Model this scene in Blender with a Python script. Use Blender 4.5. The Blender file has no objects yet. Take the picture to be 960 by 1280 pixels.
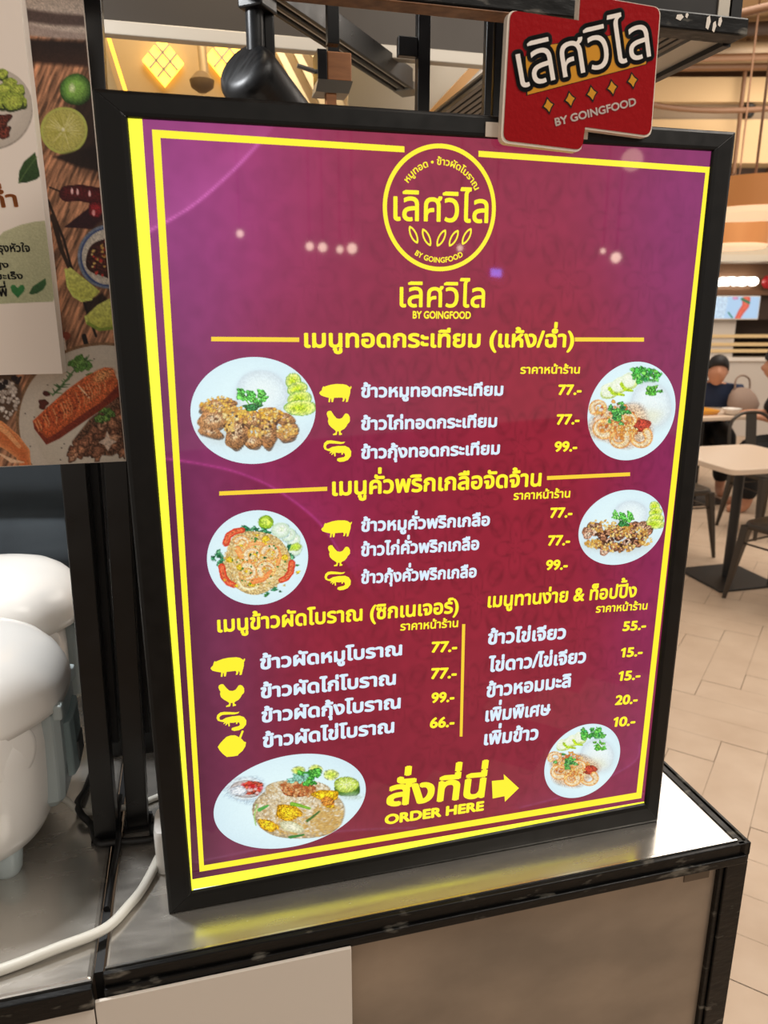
import bpy, bmesh, math, random
import numpy as np
from mathutils import Vector, Matrix
from mathutils.geometry import delaunay_2d_cdt
R = math.radians
rng = random.Random(7)
SC = bpy.context.scene
COL = SC.collection

# ------------------------------------------------------------------ camera
cam = bpy.data.cameras.new('camera')
cam.sensor_fit = 'VERTICAL'; cam.sensor_height = 36.0; cam.lens = 36.0 * 925 / 1280
cam.clip_start = 0.02
camo = bpy.data.objects.new('camera', cam); COL.objects.link(camo)
camo.location = (0, 0, 1.55); camo.rotation_euler = (R(90 - 15.2356), 0, 0)
cam.dof.use_dof = True; cam.dof.focus_distance = 0.92; cam.dof.aperture_fstop = 8.0
SC.camera = camo

# ------------------------------------------------------------------ world, lights, exposure
w = bpy.data.worlds.new('world'); SC.world = w; w.use_nodes = True
bg = w.node_tree.nodes['Background']
bg.inputs[0].default_value = (1.0, 0.90, 0.79, 1); bg.inputs[1].default_value = 0.56
SC.view_settings.view_transform = 'Standard'; SC.view_settings.look = 'None'
SC.view_settings.exposure = 0.0; SC.view_settings.gamma = 1.0
SC.view_settings.use_curve_mapping = False

KX, KY, YAW = -0.2498, 0.7060, R(14.5009)      # kiosk frame: s along the counter, t into the stall
ZC = 0.8736                                     # counter top
CY, SY = math.cos(YAW), math.sin(YAW)
def W(s, t, z): return Vector((KX + s*CY - t*SY, KY + s*SY + t*CY, z))

def area(name, loc, size, power, color, target=None, sizey=None):
    l = bpy.data.lights.new(name, 'AREA'); l.energy = power; l.color = color
    l.size = size
    if sizey: l.shape = 'RECTANGLE'; l.size_y = sizey
    o = bpy.data.objects.new(name, l); COL.objects.link(o); o.location = loc
    if target is not None:
        o.rotation_euler = (Vector(target) - Vector(loc)).to_track_quat('-Z', 'Y').to_euler()
    return o
area('aisle_ceiling_light', (1.6, 0.4, 3.4), 1.4, 60, (1, .93, .84), (1.2, 0.9, 0), 1.0)
area('hall_ceiling_light', (3.0, 5.0, 3.9), 3.0, 150, (1, .92, .82), (3.0, 5.0, 0), 3.0)
area('far_hall_light', (4.6, 7.6, 3.9), 2.0, 60, (1, .88, .74), (4.6, 8.6, 1), 1.5)
area('stall_work_light', W(-0.52, 0.50, 2.35), 0.16, 21, (.97, .99, 1), W(-0.22, 0.2, 0.9))
area('hood_work_light', W(0.25, 1.30, 2.62), 0.6, 8, (1, .76, .44), W(0.3, 1.55, 2.0))
area('stall_back_light', W(0.2, 0.62, 2.62), 0.3, 2.5, (1, .80, .55), W(0.25, 1.0, 2.1))
area('added_ceiling_fill', (4.0, 6.5, 2.9), 2.5, 60, (1, .86, .68), (4.0, 7.5, 4.3))  # unseen upward fill, added to brighten the hall ceiling
# ------------------------------------------------------------------ helpers
def lin(c):
    return tuple(((x/12.92) if x <= .04045 else ((x+.055)/1.055)**2.4) for x in c)
def rgb(r, g, b): return lin((r/255, g/255, b/255))
def mat(name, col, rough=.5, metal=0.0, emit=None, estr=1.0, noise=None, bump=None, spec=.5, stretch=(1,1,1), coat=0.0, ramp=(.3,.7)):
    m = bpy.data.materials.new(name); m.use_nodes = True
    nt = m.node_tree; b = nt.nodes['Principled BSDF']
    b.inputs['Base Color'].default_value = (*col, 1); b.inputs['Roughness'].default_value = rough
    b.inputs['Metallic'].default_value = metal; b.inputs['Specular IOR Level'].default_value = spec
    b.inputs['Coat Weight'].default_value = coat
    if emit: b.inputs['Emission Color'].default_value = (*emit, 1); b.inputs['Emission Strength'].default_value = estr
    if noise or bump:
        tc = nt.nodes.new('ShaderNodeTexCoord'); mp = nt.nodes.new('ShaderNodeMapping')
        mp.inputs['Scale'].default_value = stretch
        nt.links.new(tc.outputs['Object'], mp.inputs['Vector'])
    if noise:
        sc, col2, rr = noise
        n = nt.nodes.new('ShaderNodeTexNoise'); n.inputs['Scale'].default_value = sc; n.inputs['Detail'].default_value = 6
        nt.links.new(mp.outputs[0], n.inputs['Vector'])
        cr = nt.nodes.new('ShaderNodeValToRGB')
        cr.color_ramp.elements[0].position = ramp[0]; cr.color_ramp.elements[1].position = ramp[1]
        cr.color_ramp.elements[0].color = (*col, 1); cr.color_ramp.elements[1].color = (*col2, 1)
        nt.links.new(n.outputs['Fac'], cr.inputs[0]); nt.links.new(cr.outputs[0], b.inputs['Base Color'])
        if rr is not None:
            mr = nt.nodes.new('ShaderNodeMapRange')
            mr.inputs['From Min'].default_value = .3; mr.inputs['From Max'].default_value = .7
            mr.inputs['To Min'].default_value = rough; mr.inputs['To Max'].default_value = rr
            nt.links.new(n.outputs['Fac'], mr.inputs['Value']); nt.links.new(mr.outputs[0], b.inputs['Roughness'])
    if bump:
        sc, st = bump
        n2 = nt.nodes.new('ShaderNodeTexNoise'); n2.inputs['Scale'].default_value = sc; n2.inputs['Detail'].default_value = 4
        nt.links.new(mp.outputs[0], n2.inputs['Vector'])
        bp = nt.nodes.new('ShaderNodeBump'); bp.inputs['Strength'].default_value = st; bp.inputs['Distance'].default_value = .002
        nt.links.new(n2.outputs['Fac'], bp.inputs['Height']); nt.links.new(bp.outputs[0], b.inputs['Normal'])
    return m
def print_mat(name, emission, rough=.5, spec=.5):
    """A printed picture: its inks are stored per vertex; a backlit print also glows in its inks."""
    m = bpy.data.materials.new(name); m.use_nodes = True
    nt = m.node_tree; b = nt.nodes['Principled BSDF']
    a = nt.nodes.new('ShaderNodeVertexColor'); a.layer_name = 'ink'
    b.inputs['Roughness'].default_value = rough; b.inputs['Specular IOR Level'].default_value = spec
    if emission:
        mx = nt.nodes.new('ShaderNodeMixRGB'); mx.blend_type = 'MULTIPLY'; mx.inputs[0].default_value = 1
        mx.inputs[2].default_value = (.10, .10, .10, 1)
        nt.links.new(a.outputs[0], mx.inputs[1]); nt.links.new(mx.outputs[0], b.inputs['Base Color'])
        nt.links.new(a.outputs[0], b.inputs['Emission Color']); b.inputs['Emission Strength'].default_value = emission
    else:
        nt.links.new(a.outputs[0], b.inputs['Base Color'])
    return m

class MB:
    def __init__(s): s.v = []; s.f = []
    def add(s, vs, fs):
        o = len(s.v); s.v += [tuple(p) for p in vs]; s.f += [tuple(i+o for i in f) for f in fs]; return s
    def box(s, x0, x1, y0, y1, z0, z1):
        return s.add([(x0,y0,z0),(x1,y0,z0),(x1,y1,z0),(x0,y1,z0),(x0,y0,z1),(x1,y0,z1),(x1,y1,z1),(x0,y1,z1)],
                     [(0,3,2,1),(4,5,6,7),(0,1,5,4),(1,2,6,5),(2,3,7,6),(3,0,4,7)])
    def hexa(s, p):   # eight corners, bottom ring then top ring
        return s.add(p, [(0,3,2,1),(4,5,6,7),(0,1,5,4),(1,2,6,5),(2,3,7,6),(3,0,4,7)])
    def prism_y(s, poly, y0, y1):   # outline in x,z, thick along y
        n = len(poly)
        vs = [(x,y0,z) for x,z in poly] + [(x,y1,z) for x,z in poly]
        return s.add(vs, [tuple(range(n)), tuple(range(2*n-1,n-1,-1))] + [(i,(i+1)%n,n+(i+1)%n,n+i) for i in range(n)])
    def prism_z(s, poly, z0, z1):
        n = len(poly)
        vs = [(x,y,z0) for x,y in poly] + [(x,y,z1) for x,y in poly]
        return s.add(vs, [tuple(range(n-1,-1,-1)), tuple(range(n,2*n))] + [(i,(i+1)%n,n+(i+1)%n,n+i) for i in range(n)])
    def flat_y(s, poly, y):
        return s.add([(x,y,z) for x,z in poly], [tuple(range(len(poly)))])
    def tube(s, pts, r, n=12, r1=None):
        pts = [Vector(p) for p in pts]; m = len(pts); rings = []; up = None
        for i, p in enumerate(pts):
            d = (pts[min(i+1,m-1)] - pts[max(i-1,0)]).normalized()
            if up is None: up = d.orthogonal().normalized()
            else: up = (up - d*up.dot(d)).normalized()
            sd = d.cross(up); rr = r if r1 is None else r + (r1-r)*i/(m-1)
            rings.append([p + (up*math.cos(2*math.pi*k/n) + sd*math.sin(2*math.pi*k/n))*rr for k in range(n)])
        vs = [q for g in rings for q in g]
        fs = [(i*n+k, i*n+(k+1)%n, (i+1)*n+(k+1)%n, (i+1)*n+k) for i in range(m-1) for k in range(n)]
        fs += [tuple(range(n-1,-1,-1)), tuple(range((m-1)*n, m*n))]
        return s.add(vs, fs)
    def loft(s, rings):
        n = len(rings[0]); m = len(rings)
        vs = [q for g in rings for q in g]
        fs = [(i*n+k, i*n+(k+1)%n, (i+1)*n+(k+1)%n, (i+1)*n+k) for i in range(m-1) for k in range(n)]
        fs += [tuple(range(n-1,-1,-1)), tuple(range((m-1)*n, m*n))]
        return s.add(vs, fs)
    def lathe(s, prof, n=32, c=(0,0,0)):
        return s.loft([[(c[0]+r*math.cos(2*math.pi*k/n), c[1]+r*math.sin(2*math.pi*k/n), c[2]+z) for k in range(n)] for r, z in prof])
    def bar(s, a, b, wx, wy=None, up=(0,0,1)):   # rectangular bar from a to b
        a, b = Vector(a), Vector(b); wy = wy or wx; d = (b-a).normalized()
        u = Vector(up); u = (u - d*u.dot(d)); u = u.normalized() if u.length > 1e-4 else d.orthogonal().normalized()
        v = d.cross(u); p = []
        for q in (a, b):
            for i, j in ((-1,-1),(1,-1),(1,1),(-1,1)): p.append(q + v*(i*wx/2) + u*(j*wy/2))
        return s.hexa(p)
def smooth(pts, k=4):
    """Catmull-Rom through the points."""
    P = [Vector(p) for p in pts]; out = []
    for i in range(len(P)-1):
        a, b, c, d = P[max(i-1,0)], P[i], P[i+1], P[min(i+2,len(P)-1)]
        for j in range(k):
            t = j/k
            out.append(.5*((2*b) + (c-a)*t + (2*a-5*b+4*c-d)*t*t + (3*b-a-3*c+d)*t**3))
    out.append(P[-1]); return out
def superring(cx, cy, z, a, b, e, n=48):
    r = []
    for k in range(n):
        t = 2*math.pi*k/n; c, s = math.cos(t), math.sin(t)
        r.append((cx + a*math.copysign(abs(c)**(2/e), c), cy + b*math.copysign(abs(s)**(2/e), s), z))
    return r
ORG = {}
def build(mb, name, m, org=(0,0,0), bevel=0, sm=False, recalc=True):
    me = bpy.data.meshes.new(name)
    me.from_pydata([(v[0]-org[0], v[1]-org[1], v[2]-org[2]) for v in mb.v], [], mb.f)
    if recalc:
        b = bmesh.new(); b.from_mesh(me); bmesh.ops.recalc_face_normals(b, faces=b.faces); b.to_mesh(me); b.free()
    me.materials.append(m)
    if sm: me.polygons.foreach_set('use_smooth', [True]*len(me.polygons))
    o = bpy.data.objects.new(name, me); COL.objects.link(o)
    if bevel:
        md = o.modifiers.new('bevel', 'BEVEL'); md.width = bevel; md.segments = 2; md.limit_method = 'ANGLE'; md.angle_limit = R(40)
    if sm and sm != 'all':
        md = o.modifiers.new('edges', 'EDGE_SPLIT'); md.split_angle = R(45)
    return o
def tag(o, label=None, cat=None, group=None, kind=None):
    if label: o['label'] = label
    if cat: o['category'] = cat
    if group: o['group'] = group
    if kind: o['kind'] = kind
    return o
def thing(name, label, cat, org, frame='k', rz=0, group=None):
    o = bpy.data.objects.new(name, None); COL.objects.link(o); o.empty_display_size = .05
    if frame == 'k':
        o.location = W(*org); o.rotation_euler = (0,0,YAW); ORG[o.name] = org
    else:
        o.location = org; o.rotation_euler = (0,0,rz); ORG[o.name] = (0,0,0)
    return tag(o, label, cat, group)
def part(mb, name, m, parent, label=None, **kw):
    o = build(mb, name, m, ORG[parent.name], **kw); o.parent = parent; ORG[o.name] = ORG[parent.name]
    if label: o['label'] = label
    return o
def solo(mb, name, m, label, cat, org, frame='k', rz=0, group=None, kind=None, **kw):
    o = build(mb, name, m, org if frame == 'k' else (0,0,0), **kw)
    o.location = W(*org) if frame == 'k' else org
    o.rotation_euler = (0,0,YAW if frame == 'k' else rz)
    ORG[o.name] = org if frame == 'k' else (0,0,0)
    return tag(o, label, cat, group, kind)
def struct(mb, name, m, **kw):
    return tag(build(mb, name, m, **kw), kind='structure')
def copy_tree(o, parent=None):
    c = o.copy(); COL.objects.link(c)
    if parent: c.parent = parent
    for ch in list(o.children): copy_tree(ch, c)
    return c

# ---- lettering: glyphs laid out one by one so that Thai marks stack as they should
_G = {}
UP = set('\u0e31\u0e34\u0e35\u0e36\u0e37\u0e47\u0e48\u0e49\u0e4a\u0e4b\u0e4c\u0e4d'); LOW = set('\u0e38\u0e39\u0e3a')
TONE = set('\u0e48\u0e49\u0e4a\u0e4b\u0e4c'); VOW = set('\u0e31\u0e34\u0e35\u0e36\u0e37\u0e47\u0e4d')
def _mesh(s):
    """Outlines of a letter filled by the non-zero winding rule (some letters have overlapping outlines)."""
    cu = bpy.data.curves.new('lettering', 'FONT'); cu.body = s; cu.resolution_u = 3 if s > '\u0e00' else 6; cu.fill_mode = 'NONE'
    o = bpy.data.objects.new('lettering', cu); me = bpy.data.meshes.new_from_object(o)
    v = [(q.co.x, q.co.y) for q in me.vertices]; ed = [tuple(e.vertices) for e in me.edges]
    bpy.data.objects.remove(o); bpy.data.meshes.remove(me); bpy.data.curves.remove(cu)
    e2 = []
    for a, b in ed:      # loops run in vertex order; the closing edge joins last to first
        a, b = min(a, b), max(a, b)
        e2.append((a, b) if b == a+1 else (b, a))
    V = [Vector(p) for p in v]
    r = delaunay_2d_cdt(V, e2, [], 0, 1e-6)
    A = np.array([v[a] for a, b in e2]); B = np.array([v[b] for a, b in e2])
    f = []
    for t in r[2]:
        c = (r[0][t[0]] + r[0][t[1]] + r[0][t[2]])/3
        up = (A[:,1] <= c.y) & (B[:,1] > c.y); dn = (A[:,1] > c.y) & (B[:,1] <= c.y)
        left = (B[:,0]-A[:,0])*(c.y-A[:,1]) - (c.x-A[:,0])*(B[:,1]-A[:,1])
        if int((up & (left > 0)).sum()) - int((dn & (left < 0)).sum()): f.append(tuple(t))
    return [(p.x, p.y) for p in r[0]], f
def glyph(c):
    if c not in _G:
        v, f = ([], []) if c == ' ' else _mesh(c)
        if '|' not in _G:
            bv, bf = _mesh('|'); _G['|'] = (bv, bf, .25); glyph.b = min(p[0] for p in bv)
        ref = 'x' + c + '|'; a = max(p[0] for p in _mesh(ref)[0]); b = max(p[0] for p in _mesh('x|')[0])
        _G[c] = (v, f, a - b)
    return _G[c]
def _one():
    h = max(p[1] for p in glyph('7')[0])
    _G['1'] = ([(.17,0),(.265,0),(.265,h),(.19,h),(.045,h-.10),(.045,h-.19),(.17,h-.11)], [(0,1,2,3,6),(3,4,5,6)], .38)
def layout(s):
    if '1' in s and '1' not in _G: _one()
    x = 0; vs = []; fs = []; base = ''; hasvow = False
    s = s.replace('\u0e48\u0e33', '\u0e4d\u0e48\u0e32').replace('\u0e33', '\u0e4d\u0e32')
    for c in s:
        v, f, adv = glyph(c); dx = dy = 0
        if c in UP or c in LOW:
            if c in TONE:
                dy = .225 if hasvow else 0
            if c in VOW: hasvow = True
            if c in UP and base in 'ปฝฟ': dx = -.12
            dx += x
            adv = 0
        else:
            dx = x; base = c; hasvow = False
        o = len(vs); vs += [(p[0]+dx, p[1]+dy) for p in v]; fs += [tuple(i+o for i in g) for g in f]
        x += adv
    return vs, fs
def bold(vs, fs, r, n=6, ry=None):
    if r <= 0: return vs, fs
    V, F = [], []
    for k in range(n):
        a = 2*math.pi*(k+.5)/n; o = len(V)
        V += [(x + r*math.cos(a), y + (ry or r)*math.sin(a)) for x, y in vs]; F += [tuple(i+o for i in g) for g in fs]
    return V, F
XH = {}
def xheight(c):
    if c not in XH: XH[c] = max(p[1] for p in glyph(c)[0])
    return XH[c]
def lettering(mb, s, p0, p1, h, y, weight=.03, curve=None, n=6):
    """Writes s from p0 to p1 (x,z baseline ends) with letter height h on the plane at depth y."""
    vs, fs = layout(s)
    thai = any('\u0e00' < c < '\u0e7f' for c in s)
    hh = xheight('น' if thai else ('H' if s[0].isalpha() else '7'))
    x0 = min(p[0] for p in vs); x1 = max(p[0] for p in vs)
    vs, fs = bold(vs, fs, weight, n)
    x0 -= weight; x1 += weight
    p0, p1 = Vector(p0), Vector(p1); d = p1 - p0; L = d.length; d = d/L; nrm = Vector((-d.y, d.x))
    kx = L/(x1-x0); ky = h/(hh+2*weight) if thai or True else 1
    out = []
    for x, z in vs:
        q = p0 + d*((x-x0)*kx) + nrm*((z+weight)*ky); out.append((q.x, y, q.y))
    return mb.add(out, fs)
def arc_lettering(mb, s, c, r, a0, a1, h, y, weight=.03, inside=False):
    vs, fs = layout(s); x0 = min(p[0] for p in vs); x1 = max(p[0] for p in vs)
    thai = any('\u0e00' < q < '\u0e7f' for q in s); hh = xheight('น' if thai else 'H')
    vs, fs = bold(vs, fs, weight); out = []
    for x, z in vs:
        th = R(a0 + (a1-a0)*(x-x0)/(x1-x0)); rr = r + (-1 if inside else 1)*z*h/hh
        out.append((c[0]+rr*math.cos(th), y, c[1]+rr*math.sin(th)))
    return mb.add(out, fs)

# ---- printed pictures: a small painter whose result becomes ink on a fine grid of vertices
_nr = np.random.RandomState(3)
def _smooth(a, k):
    for _ in range(k):
        a = (a + np.roll(a,1,0) + np.roll(a,-1,0) + np.roll(a,1,1) + np.roll(a,-1,1))/5
    return a
def _norm(a): a = a-a.min(); return a/a.max()
NZ = [_norm(_smooth(_nr.rand(512,512), k)) for k in (0, 3, 14, 50)]
NZ = [np.clip((n-n.mean())/(n.std()*3)+.5, 0, 1) for n in NZ]
class Pic:
    def __init__(s, w, h, k, bgc):   # w,h in design units, k samples per unit
        s.k = k; s.W = int(w*k); s.H = int(h*k); s.a = np.empty((s.H, s.W, 3)); s.a[:] = np.array(bgc)/255
    def win(s, x0, y0, x1, y1):
        k = s.k; X0, Y0 = max(0, int(x0*k)-1), max(0, int(y0*k)-1); X1, Y1 = min(s.W, int(x1*k)+2), min(s.H, int(y1*k)+2)
        if X1 <= X0 or Y1 <= Y0: return None
        yy, xx = np.mgrid[Y0:Y1, X0:X1]
        return (slice(Y0,Y1), slice(X0,X1)), (xx+.5)/k, (yy+.5)/k
    def nz(s, sl, lv, off=0, sx=1, sy=1):
        y = (np.arange(sl[0].start, sl[0].stop)*sy).astype(int); x = (np.arange(sl[1].start, sl[1].stop)*sx).astype(int)
        return NZ[lv][np.ix_((y+off*37) % 512, (x+off*91) % 512)]
    def mix(s, sl, m, c):
        s.a[sl] = s.a[sl]*(1-m[..., None]) + c*m[..., None]
    def ell(s, cx, cy, rx, ry, c1, c2=None, rot=0, wob=.12, edge=.25, lv=1, tex=.15, soft=1.2, seed=None, alpha=1, lit=0):
        seed = rng.randint(0, 99) if seed is None else seed
        m = max(rx, ry)*1.3
        q = s.win(cx-m, cy-m, cx+m, cy+m)
        if q is None: return
        sl, X, Y = q; c, n = math.cos(R(rot)), math.sin(R(rot))
        u = ((X-cx)*c + (Y-cy)*n)/rx; v = (-(X-cx)*n + (Y-cy)*c)/ry
        th = np.arctan2(v, u); ph = seed*1.7
        r = np.sqrt(u*u+v*v)*(1 + wob*(.5*np.sin(3*th+ph) + .35*np.sin(5*th+2*ph) + .3*np.sin(2*th-ph)))
        mk = np.clip((1-r)*min(rx,ry)*s.k/soft + .5, 0, 1)*alpha
        c1 = np.array(c1)/255; c2 = np.array(c2 if c2 is not None else c1*255)/255
        f = np.clip(r, 0, 1)**2
        col = c1*(1-f[..., None]) + c2*f[..., None]
        t = s.nz(sl, lv, seed) - .5
        col = col*(1 + tex*2*t - edge*np.clip(r,0,1)**5 + lit*(-v-u)*.3)[..., None]
        s.mix(sl, mk, np.clip(col, 0, 1))
    def poly(s, pts, c1, c2=None, tex=.15, lv=1, alpha=1, soft=1.0, grad=None):
        p = np.array(pts, float); q = s.win(p[:,0].min(), p[:,1].min(), p[:,0].max(), p[:,1].max())
        if q is None: return
        sl, X, Y = q; ins = np.zeros(X.shape, bool); d = np.full(X.shape, 1e9); n = len(p)
        for i in range(n):
            a, b = p[i], p[(i+1) % n]
            if a[1] != b[1]:
                cr = ((a[1] > Y) != (b[1] > Y)) & (X < (b[0]-a[0])*(Y-a[1])/(b[1]-a[1]) + a[0]); ins ^= cr
            e = b-a; t = np.clip(((X-a[0])*e[0] + (Y-a[1])*e[1])/max(e@e, 1e-9), 0, 1)
            d = np.minimum(d, np.hypot(X-a[0]-t*e[0], Y-a[1]-t*e[1]))
        mk = np.clip(np.where(ins, d, -d)*s.k/soft + .5, 0, 1)*alpha
        t = s.nz(sl, lv, rng.randint(0, 99)) - .5
        c1 = np.array(c1)/255; col = np.empty(X.shape+(3,)); col[:] = c1
        if c2 is not None:
            gx, gy = grad or (0, 1); f = X*gx + Y*gy; f = (f-f.min())/(f.max()-f.min()+1e-9)
            col = c1*(1-f[..., None]) + np.array(c2)/255*f[..., None]
        s.mix(sl, mk, np.clip(col*(1+2*tex*t)[..., None], 0, 1))
    def line(s, pts, w, c1, w1=None, tex=.1, c2=None, alpha=1, soft=1.0):
        p = [np.array(q, float) for q in pts]; m = max(w, w1 or 0)
        P = np.array(p); q = s.win(P[:,0].min()-m, P[:,1].min()-m, P[:,0].max()+m, P[:,1].max()+m)
        if q is None: return
        sl, X, Y = q; mk = np.zeros(X.shape); tt = np.zeros(X.shape); best = np.full(X.shape, 1e9); n = len(p)-1
        for i in range(n):
            a, b = p[i], p[i+1]; e = b-a; t = np.clip(((X-a[0])*e[0] + (Y-a[1])*e[1])/max(e@e, 1e-9), 0, 1)
            d = np.hypot(X-a[0]-t*e[0], Y-a[1]-t*e[1]); f = (i+t)/n; ww = w + ((w1 if w1 is not None else w)-w)*f
            mk = np.maximum(mk, np.clip((ww/2-d)*s.k/soft + .5, 0, 1)); up = d < best; tt = np.where(up, d/np.maximum(ww/2,1e-6), tt); best = np.minimum(best, d)
        c1 = np.array(c1)/255; c2 = np.array(c2)/255 if c2 is not None else c1
        f = np.clip(tt, 0, 1)**2; col = c1*(1-f[..., None]) + c2*f[..., None]
        t = s.nz(sl, 1, rng.randint(0, 99)) - .5
        s.mix(sl, mk*alpha, np.clip(col*(1+2*tex*t)[..., None], 0, 1))
    def dots(s, n, region, size, cols, seed=0, edge=.35):
        r = random.Random(seed); k = 0
        while k < n:
            cx, cy, rx, ry, rot = r.choice(region)
            a = r.random()*6.283; q = math.sqrt(r.random()); u, v = q*math.cos(a)*rx, q*math.sin(a)*ry
            c, sn = math.cos(R(rot)), math.sin(R(rot))
            z = r.uniform(*size)
            s.ell(cx+u*c-v*sn, cy+u*sn+v*c, z, z*r.uniform(.6,1), r.choice(cols), rot=r.random()*180, edge=edge, tex=.05, wob=.2, seed=r.randint(0,99)); k += 1
    def sample(s, x, y):   # bilinear, in design units, returns linear rgb
        fx = np.clip(x*s.k-.5, 0, s.W-1.001); fy = np.clip(y*s.k-.5, 0, s.H-1.001)
        i, j = fx.astype(int), fy.astype(int); a, b = (fx-i)[..., None], (fy-j)[..., None]
        c = (s.a[j,i]*(1-a)+s.a[j,i+1]*a)*(1-b) + (s.a[j+1,i]*(1-a)+s.a[j+1,i+1]*a)*b
        return np.where(c <= .04045, c/12.92, ((c+.055)/1.055)**2.4)
    def blurred(s, n):
        for _ in range(n):
            p = np.pad(s.a, ((1,1),(1,1),(0,0)), 'edge'); s.a = (p[:-2,1:-1]+p[2:,1:-1]+p[1:-1,:-2]+p[1:-1,2:]+2*p[1:-1,1:-1])/6
        return s
def proj_map(src, dst):
    """3x3 projective map taking the four src points to the four dst points."""
    A = []; B = []
    for (x, y), (u, v) in zip(src, dst):
        A += [[x,y,1,0,0,0,-u*x,-u*y], [0,0,0,x,y,1,-v*x,-v*y]]; B += [u, v]
    return np.append(np.linalg.solve(np.array(A, float), np.array(B, float)), 1).reshape(3, 3)
def pmap(M, x, y):
    d = M[2,0]*x + M[2,1]*y + M[2,2]
    return (M[0,0]*x + M[0,1]*y + M[0,2])/d, (M[1,0]*x + M[1,1]*y + M[1,2])/d
def grid_mesh(name, xyz, nu, nv, inks, m, parent, closed=False):
    """nu x nv vertices (v rows), coloured by inks; closed joins the row ends."""
    me = bpy.data.meshes.new(name)
    q = []
    for j in range(nv-1):
        for i in range(nu if closed else nu-1):
            q.append((j*nu+i, j*nu+(i+1) % nu, (j+1)*nu+(i+1) % nu, (j+1)*nu+i))
    org = ORG[parent.name]
    me.from_pydata([(p[0]-org[0], p[1]-org[1], p[2]-org[2]) for p in xyz.reshape(-1,3).tolist()], [], q)
    at = me.color_attributes.new('ink', 'FLOAT_COLOR', 'POINT')
    c = np.ones((nu*nv, 4), np.float32); c[:, :3] = inks.reshape(-1,3); at.data.foreach_set('color', c.ravel())
    me.materials.append(m)
    o = bpy.data.objects.new(name, me); COL.objects.link(o); o.parent = parent; ORG[o.name] = org
    return o

# ------------------------------------------------------------------ layout data, millimetres on the flat prints
TEXTS = [
 ('shop_name','เลิศวิไล',267.3,761.2,366.5,761.4,22.1),
 ('shop_name','เลิศวิไล',274.1,679.6,366.0,679.3,19.6),
 ('byline','BY GOINGFOOD',288.0,668.4,350.9,667.9,7.5),
 ('menu_heading','เมนูทอดกระเทียม (แห้ง/ฉ่ำ)',176.2,640.7,471.1,637.5,14.5),
 ('price_caption','ราคาหน้าร้าน',409.4,610.5,480.4,609.3,7.3),
 ('menu_item','ข้าวหมูทอดกระเทียม',233.4,589.8,390.7,587.6,10.9),
 ('menu_item','ข้าวไก่ทอดกระเทียม',233.1,556.1,385.0,553.6,11.1),
 ('menu_item','ข้าวกุ้งทอดกระเทียม',232.9,525.7,389.6,523.3,11.3),
 ('price','77.-',455.5,586.4,484.3,585.9,11.6),
 ('price','77.-',455.7,553.6,484.3,553.0,11.8),
 ('price','99.-',455.3,523.0,483.7,522.3,11.9),
 ('menu_heading','เมนูคั่วพริกเกลือจัดจ้าน',201.4,487.8,441.7,484.2,15.7),
 ('price_caption','ราคาหน้าร้าน',408.4,470.3,478.9,468.8,8.0),
 ('menu_item','ข้าวหมูคั่วพริกเกลือ',232.2,445.9,381.1,442.0,11.9),
 ('menu_item','ข้าวไก่คั่วพริกเกลือ',231.9,418.0,369.2,414.5,12.1),
 ('menu_item','ข้าวกุ้งคั่วพริกเกลือ',231.7,386.3,367.2,381.5,11.9),
 ('price','77.-',454.7,445.8,483.4,444.6,12.5),
 ('price','77.-',454.0,412.4,482.8,410.8,12.8),
 ('price','99.-',453.3,382.4,481.9,380.6,12.8),
 ('menu_heading','เมนูข้าวผัดโบราณ (ซิกเนเจอร์)',75.2,346.2,346.6,340.0,14.7),
 ('price_caption','ราคาหน้าร้าน',276.8,325.6,346.5,322.3,8.4),
 ('menu_heading','เมนูทานง่าย & ท็อปปิ้ง',382.1,342.5,578.2,336.3,14.4),
 ('price_caption','ราคาหน้าร้าน',523.9,321.2,595.3,318.1,8.5),
 ('menu_item','ข้าวผัดหมูโบราณ',117.9,297.1,279.5,294.8,13.7),
 ('menu_item','ข้าวผัดไก่โบราณ',117.0,262.2,272.1,258.5,14.0),
 ('menu_item','ข้าวผัดกุ้งโบราณ',116.6,232.1,278.0,227.0,14.2),
 ('menu_item','ข้าวผัดไข่โบราณ',116.7,200.3,270.4,196.1,14.5),
 ('price','77.-',313.9,293.6,346.0,291.1,14.0),
 ('price','77.-',313.8,259.8,346.3,256.9,14.3),
 ('price','99.-',315.1,228.3,344.3,226.2,13.8),
 ('price','66.-',313.9,195.1,345.2,192.3,14.4),
 ('menu_item','ข้าวไข่เจียว',383.9,295.3,485.8,291.1,14.6),
 ('menu_item','ไข่ดาว/ไข่เจียว',386.0,259.3,515.7,255.5,15.0),
 ('menu_item','ข้าวหอมมะลิ',385.1,225.5,497.4,224.6,15.3),
 ('menu_item','เพิ่มพิเศษ',384.8,192.9,471.9,189.7,15.5),
 ('menu_item','เพิ่มข้าว',384.3,160.5,457.3,157.2,15.8),
 ('price','55.-',563.0,292.4,596.3,290.8,13.1),
 ('price','15.-',563.6,256.5,595.1,254.8,13.3),
 ('price','15.-',563.3,224.1,595.3,222.0,13.6),
 ('price','20.-',561.8,190.3,594.7,187.8,13.9),
 ('price','10.-',561.7,158.9,594.5,156.2,14.1),
 ('order_call','สั่งที่นี่',260.0,96.2,388.2,85.5,29.6),
 ('order_call','ORDER HERE',258.5,71.0,388.2,66.8,14.3),
]
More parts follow.
